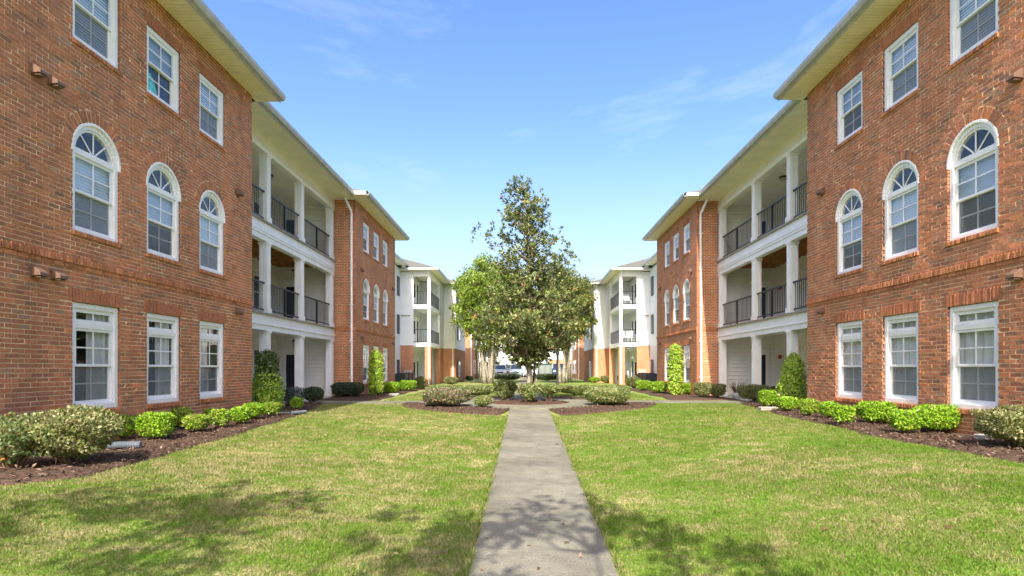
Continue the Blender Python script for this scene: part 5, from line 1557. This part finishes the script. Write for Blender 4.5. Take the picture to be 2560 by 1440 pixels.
def patio_chair(X, Y, z, rz, label):
    t = thing('patio_chair', (X, Y, z), label, 'chair', 'pale chairs on the right siding house balconies', rz)
    m = MB(); m.box(-0.25, 0.25, -0.24, 0.24, 0.38, 0.42); m.build('seat', M['pot'], t, origin=(0, 0, 0))
    m = MB()
    for i in range(5): m.hull8([(-0.24 + i * 0.1, 0.22, 0.43), (-0.16 + i * 0.1, 0.22, 0.43), (-0.16 + i * 0.1, 0.32, 0.9), (-0.24 + i * 0.1, 0.32, 0.9), (-0.24 + i * 0.1, 0.25, 0.43), (-0.16 + i * 0.1, 0.25, 0.43), (-0.16 + i * 0.1, 0.35, 0.9), (-0.24 + i * 0.1, 0.35, 0.9)])
    m.build('backrest', M['pot'], t, origin=(0, 0, 0))
    for sx in (-1, 1):
        for sy in (-1, 1):
            m = MB(); m.tube([(sx * 0.22, sy * 0.21, 0.38), (sx * 0.25, sy * 0.25, 0)], 0.02, 6); m.build('leg', M['pot'], t, origin=(0, 0, 0))
        m = MB(); m.box(sx * 0.25 - 0.03, sx * 0.25 + 0.03, -0.24, 0.28, 0.60, 0.63); m.build('armrest', M['pot'], t, origin=(0, 0, 0))
patio_chair(7.05, 40.75, 1.78, 0.3, 'pale chair nearer the column on the lower right balcony')
patio_chair(7.5, 41.0, 1.78, -0.2, 'pale chair nearer the wall on the lower right balcony')
patio_chair(7.3, 40.8, 4.42, 0.1, 'lone pale chair on the upper right balcony')

# mulch chips: loose bark lying on the beds
def chips():
    P = []
    def scatter(fn, n, vmax=1.0):
        u, v = RNG.random(n), RNG.random(n) * vmax
        P.extend(fn(a, b) for a, b in zip(u, v))
    scatter(bed_l, 9000); scatter(bed_r, 9000)
    scatter(arc_bed(0, 360, 0.1, R_IN), 900); scatter(arc_bed(188, 257, R_RING, R_BED), 1800); scatter(arc_bed(283, 352, R_RING, R_BED), 1800)
    P = np.array(P); n = len(P)
    pos = np.stack([P[:, 0], P[:, 1], ground(P[:, 0], P[:, 1]) + 0.045 + RNG.random(n) * 0.015], 1)
    D = rand_unit(n) * np.array([1, 1, 0.35]); N = rand_unit(n) * 0.4 + np.array([0, 0, 1])
    L = RNG.uniform(0.03, 0.085, n)
    V, Q = leaf_arrays(pos, D, N, L, L * RNG.uniform(0.25, 0.5, n), 0.1)
    o = link('bark_chips', arr_mesh('bark_chips', V, Q, M['chip'], tints(n, [(0.11, 0.070, 0.05), (0.065, 0.042, 0.03), (0.18, 0.12, 0.085), (0.27, 0.20, 0.14)], [4, 3, 2, 0.7])))
    tag(o, 'loose brown bark chips lying on the mulch beds', kind='stuff')
chips()

# ------------------------------------------------------------------ lamp posts, bollard, cars
def lamp_post(X, Y, h, label, r=0.05):
    g = float(ground(X, Y))
    t = thing('lamp_post', (X, Y, g), label, 'lamp post', 'dark lantern lamp posts along the path')
    m = MB(); m.lathe((0, 0, -0.02), [(r * 2.4, 0), (r * 2.2, 0.25), (r * 1.3, 0.45), (r, 0.6), (r * 0.8, h - 0.5), (r * 1.4, h - 0.45), (r * 0.6, h - 0.4)], 12); m.build('pole', M['post'], t, smooth=True, origin=(0, 0, 0))
    m = MB(); m.lathe((0, 0, h - 0.42), [(0.09, 0), (0.16, 0.30), (0.15, 0.32)], 8); m.build('lamp_glass', M['lampglass'], t, origin=(0, 0, 0))
    m = MB(); m.lathe((0, 0, h - 0.10), [(0.22, 0), (0.12, 0.12), (0.03, 0.2), (0.02, 0.28)], 8); m.build('lamp_cap', M['post'], t, origin=(0, 0, 0))
    return t
lamp_post(1.62, 28.0, 3.6, 'dark lamp post rising into the foliage right of the magnolia', 0.055)
tl = lamp_post(1.72, 70.0 - 1.5, 3.9, 'far dark lamp post with a lantern before the green enclosure', 0.06)
m = MB(); m.box(-0.28, 0.28, -0.07, -0.03, 2.05, 2.2); m.build('sign_board', M['post'], tl, origin=(0, 0, 0))
m = MB(); m.lathe((-0.95, 66, float(ground(-0.95, 66))), [(0.16, 0), (0.16, 0.75), (0.12, 0.85), (0.02, 0.9)], 10)
tag(m.build('bollard', M['green_metal'], None, origin=(-0.95, 66, -1.17)), 'short dark green bollard at the end of the path', 'bollard')
# green enclosure with lattice doors
t = thing('green_enclosure', (2.6, 76, -1.165), 'dark green lattice sided bin enclosure parked between the cars', 'bin enclosure')
m = MB(); m.box(-1.1, 1.1, 0, 1.6, 0.05, 1.75); m.build('body', M['green_metal'], t, origin=(0, 0, 0))
m = MB()
for i in range(-6, 7): m.tube([(-0.95 + (i + 6) * 0.16 - 0.0, -0.03, 0.15), (-0.95 + (i + 6) * 0.16, -0.03, 1.6)], 0.025, 4)
m.build('lattice', M['plate'], t, origin=(0, 0, 0))
m = MB(); m.box(-1.15, 1.15, -0.05, 1.65, 1.751, 1.85); m.build('lid', M['green_metal'], t, origin=(0, 0, 0))

def car(X, Y, rz, col, label, tall=1.0, name='parked_car'):
    t = thing(name, (X, Y, -1.165), label, 'car', 'cars parked beyond the lawn', rz)
    paint = pmat('car_paint', col, 0.25, 0.6)
    Lh, w = 2.25, 0.9
    # body: cross sections along y (front at -Lh)
    secs = [(-2.25, 0.42, 0.62, 0.74), (-2.15, 0.25, 0.76, 0.84), (-1.5, 0.20, 0.90, 0.89), (-0.9, 0.2, 0.98, 0.9), (0.5, 0.2, 1.0, 0.9), (1.6, 0.2, 1.0, 0.9), (2.1, 0.25, 0.92, 0.86), (2.22, 0.42, 0.80, 0.78)]
    rings = []
    for y, z0, z1, ww in secs:
        z1 *= tall
        rings.append([(-ww, y, z0 + 0.1), (-ww * 0.9, y, z0), (ww * 0.9, y, z0), (ww, y, z0 + 0.1), (ww * 1.0, y, z1 * 0.72), (ww * 0.9, y, z1), (-ww * 0.9, y, z1), (-ww, y, z1 * 0.72)])
    m = MB(); m.loft(rings); m.build('body', paint, t, smooth=False, origin=(0, 0, 0), bevel=0.03)
    h = 1.5 * tall
    cab = [(-1.0, 0.97 * tall, 0.80), (-0.35, h - 0.05, 0.66), (0.6, h, 0.66), (1.5, h - 0.1, 0.64), (2.0, 0.97 * tall, 0.74)]
    m = MB(); rings = []
    for y, z, ww in cab: rings.append([(-0.8, y, 0.93 * tall), (0.8, y, 0.93 * tall), (ww, y, z), (-ww, y, z)])
    m.loft(rings); m.build('cabin_glass', M['windscreen'], t, origin=(0, 0, 0))
    m = MB(); m.hull8([(-0.64, -0.32, h - 0.03), (0.64, -0.32, h - 0.03), (0.64, 1.5, h - 0.06), (-0.64, 1.5, h - 0.06), (-0.66, -0.36, h - 0.08), (0.66, -0.36, h - 0.08), (0.66, 1.55, h - 0.12), (-0.66, 1.55, h - 0.12)])
    m.box(-0.64, 0.64, -0.32, 1.5, h - 0.02, h + 0.02)
    m.build('roof', paint, t, origin=(0, 0, 0), bevel=0.02)
    for sx in (-1, 1):
        m = MB(); m.tube([(sx * 0.79, -0.98, 0.97 * tall), (sx * 0.66, -0.33, h - 0.03)], 0.035, 5); m.tube([(sx * 0.74, 0.35, 0.95 * tall), (sx * 0.66, 0.4, h - 0.02)], 0.04, 5); m.build('pillar', paint, t, origin=(0, 0, 0))
        m = MB(); m.box(sx * 0.45, sx * 0.80, -2.235, -2.1, 0.60 * tall, 0.74 * tall); m.build('headlight', M['headlight'], t, origin=(0, 0, 0))
        m = MB(); m.box(sx * 0.86, sx * 1.02, -0.85, -0.70, 0.95 * tall, 1.08 * tall); m.build('mirror', paint, t, origin=(0, 0, 0))
        for y in (-1.4, 1.35):
            m = MB(); m.tube([(sx * 0.72, y, 0.33), (sx * 0.93, y, 0.33)], 0.33, 16); wh = m.build('wheel', M['tyre'], t, origin=(0, 0, 0))
            m = MB(); m.tube([(sx * 0.93, y, 0.33), (sx * 0.945, y, 0.33)], 0.2, 12); m.build('rim', M['rim'], wh, origin=(0, 0, 0))
    m = MB(); m.box(-0.42, 0.42, -2.262, -2.2, 0.52 * tall, 0.66 * tall); m.build('grille', M['black'], t, origin=(0, 0, 0))
    m = MB(); m.box(-0.17, 0.17, -2.275, -2.262, 0.42, 0.53); m.build('number_plate', M['plate'], t, origin=(0, 0, 0))
    return t
M['windscreen'] = pmat('windscreen_glass', (0.02, 0.03, 0.045), 0.05, 0.9)
car(-6.4, 76.5, 0.0, (0.01, 0.10, 0.42), 'bright blue car beside the far left brick block')
car(-3.15, 76.5, 0.03, (0.42, 0.45, 0.48), 'silver car facing the lawn just right of the left tree trunk', 1.08)
car(-1.05, 77.0, 0.0, (0.30, 0.36, 0.42), 'grey blue car between the silver car and the magnolia trunk', 1.12)
car(0.95, 76.5, -0.02, (0.50, 0.52, 0.54), 'pale silver car just right of the magnolia trunk', 1.02)
car(4.6, 77.0, 0.0, (0.03, 0.07, 0.16), 'dark blue car right of the green enclosure', 1.2)
car(-1.9, 84.0, math.pi, (0.04, 0.045, 0.05), 'dark car in the second row behind the silver car', 1.1)

# ------------------------------------------------------------------ grass blades on the lawn
def grass():
    P = []
    def zone(y0, y1, dens):
        n = int(dens * (y1 - y0) * 15.4)
        x = RNG.uniform(-7.7, 7.7, n); y = RNG.uniform(y0, y1, n)
        le = np.interp(y, [p[1] for p in L_EDGE], [p[0] for p in L_EDGE]); re_ = np.interp(y, [p[1] for p in R_EDGE], [p[0] for p in R_EDGE])
        jit = RNG.normal(size=n) * 0.045
        ok = np.ones(n, bool)
        near = y < 18.7
        ok &= ~near | ((x > le + jit) & (x < re_ + jit))
        edge = RNG.normal(size=n) * 0.018
        ok &= (np.abs(x - CX) > PW + 0.004 + edge * 0.9)
        r = np.hypot(x - CX, y - CY)
        ok &= (r > R_BED + jit * 0.6) | ((y > CY) & (r > R_BED - 0.2 + jit * 0.6))
        ok &= ~((y > 18.72) & (y < 19.88))
        far = y > 20
        ok &= ~far | (np.abs(x) < 5.0)
        # visible cone only
        ok &= np.abs(x) < y * 0.95 + 0.6
        P.append(np.stack([x[ok], y[ok]], 1))
    zone(2.4, 3.9, 3500); zone(3.9, 6.0, 7200); zone(6.0, 8.5, 5200); zone(8.5, 12.0, 2800); zone(12.0, 18.7, 1500); zone(20, 40, 420)
    P = np.vstack(P); n = len(P)
    z = ground(P[:, 0], P[:, 1])
    dist = P[:, 1]
    edge_d = np.abs(P[:, 0] - CX) - PW
    by_path = (edge_d < 0.05) & (P[:, 1] < 16.6)
    z = z + by_path * 0.02
    h = (1 + 0.9 * by_path) * RNG.uniform(0.016, 0.040, n) * (1 + 0.35 * np.sin(P[:, 0] * 1.7 + 3 * np.sin(P[:, 1] * 1.1)) * 0.6)
    w = 0.0045 + 0.0008 * np.clip(dist - 4, 0, 30)
    a = RNG.uniform(0, 2 * math.pi, n); lean = RNG.uniform(0.15, 1.1, n)
    s = np.stack([np.cos(a), np.sin(a), 0 * a], 1) * w[:, None]
    b = RNG.uniform(0, 2 * math.pi, n)
    tip = np.stack([np.cos(b) * lean * h, np.sin(b) * lean * h, h], 1)
    base = np.stack([P[:, 0], P[:, 1], z - 0.004], 1)
    V = np.stack([base - s, base + s, base + tip], 1).reshape(-1, 3)
    Q = np.arange(n * 3).reshape(-1, 3)
    col = np.repeat(RNG.normal(size=(n, 1)) * 0.10, 3, 1)
    o = link('grass', arr_mesh('grass', V, Q, M['blades'], col))
    tag(o, 'short mown grass blades, green with dry straw patches', kind='stuff')
grass()

def fallen():
    n = 150
    x = RNG.uniform(-5.2, 5.2, n); y = 3.5 + 14 * RNG.random(n) ** 1.4
    ok = np.abs(x) < y * 0.9; x, y = x[ok], y[ok]; n = len(x)
    z = ground(x, y) + 0.03
    z += np.where(np.abs(x - CX) < PW, 0.012, 0)
    D = rand_unit(n) * np.array([1, 1, 0.25]); N = rand_unit(n) * 0.5 + np.array([0, 0, 1])
    L = RNG.uniform(0.035, 0.08, n)
    V, Q = leaf_arrays(np.stack([x, y, z], 1), D, N, L, L * 0.5, 0.25)
    o = link('fallen_leaves', arr_mesh('fallen_leaves', V, Q, M['leaf'], tints(n, [(0.30, 0.18, 0.08), (0.20, 0.11, 0.05), (0.42, 0.32, 0.16)], [2, 2, 1])))
    tag(o, 'scattered dry brown leaves lying on the lawn and path', kind='stuff')
fallen()
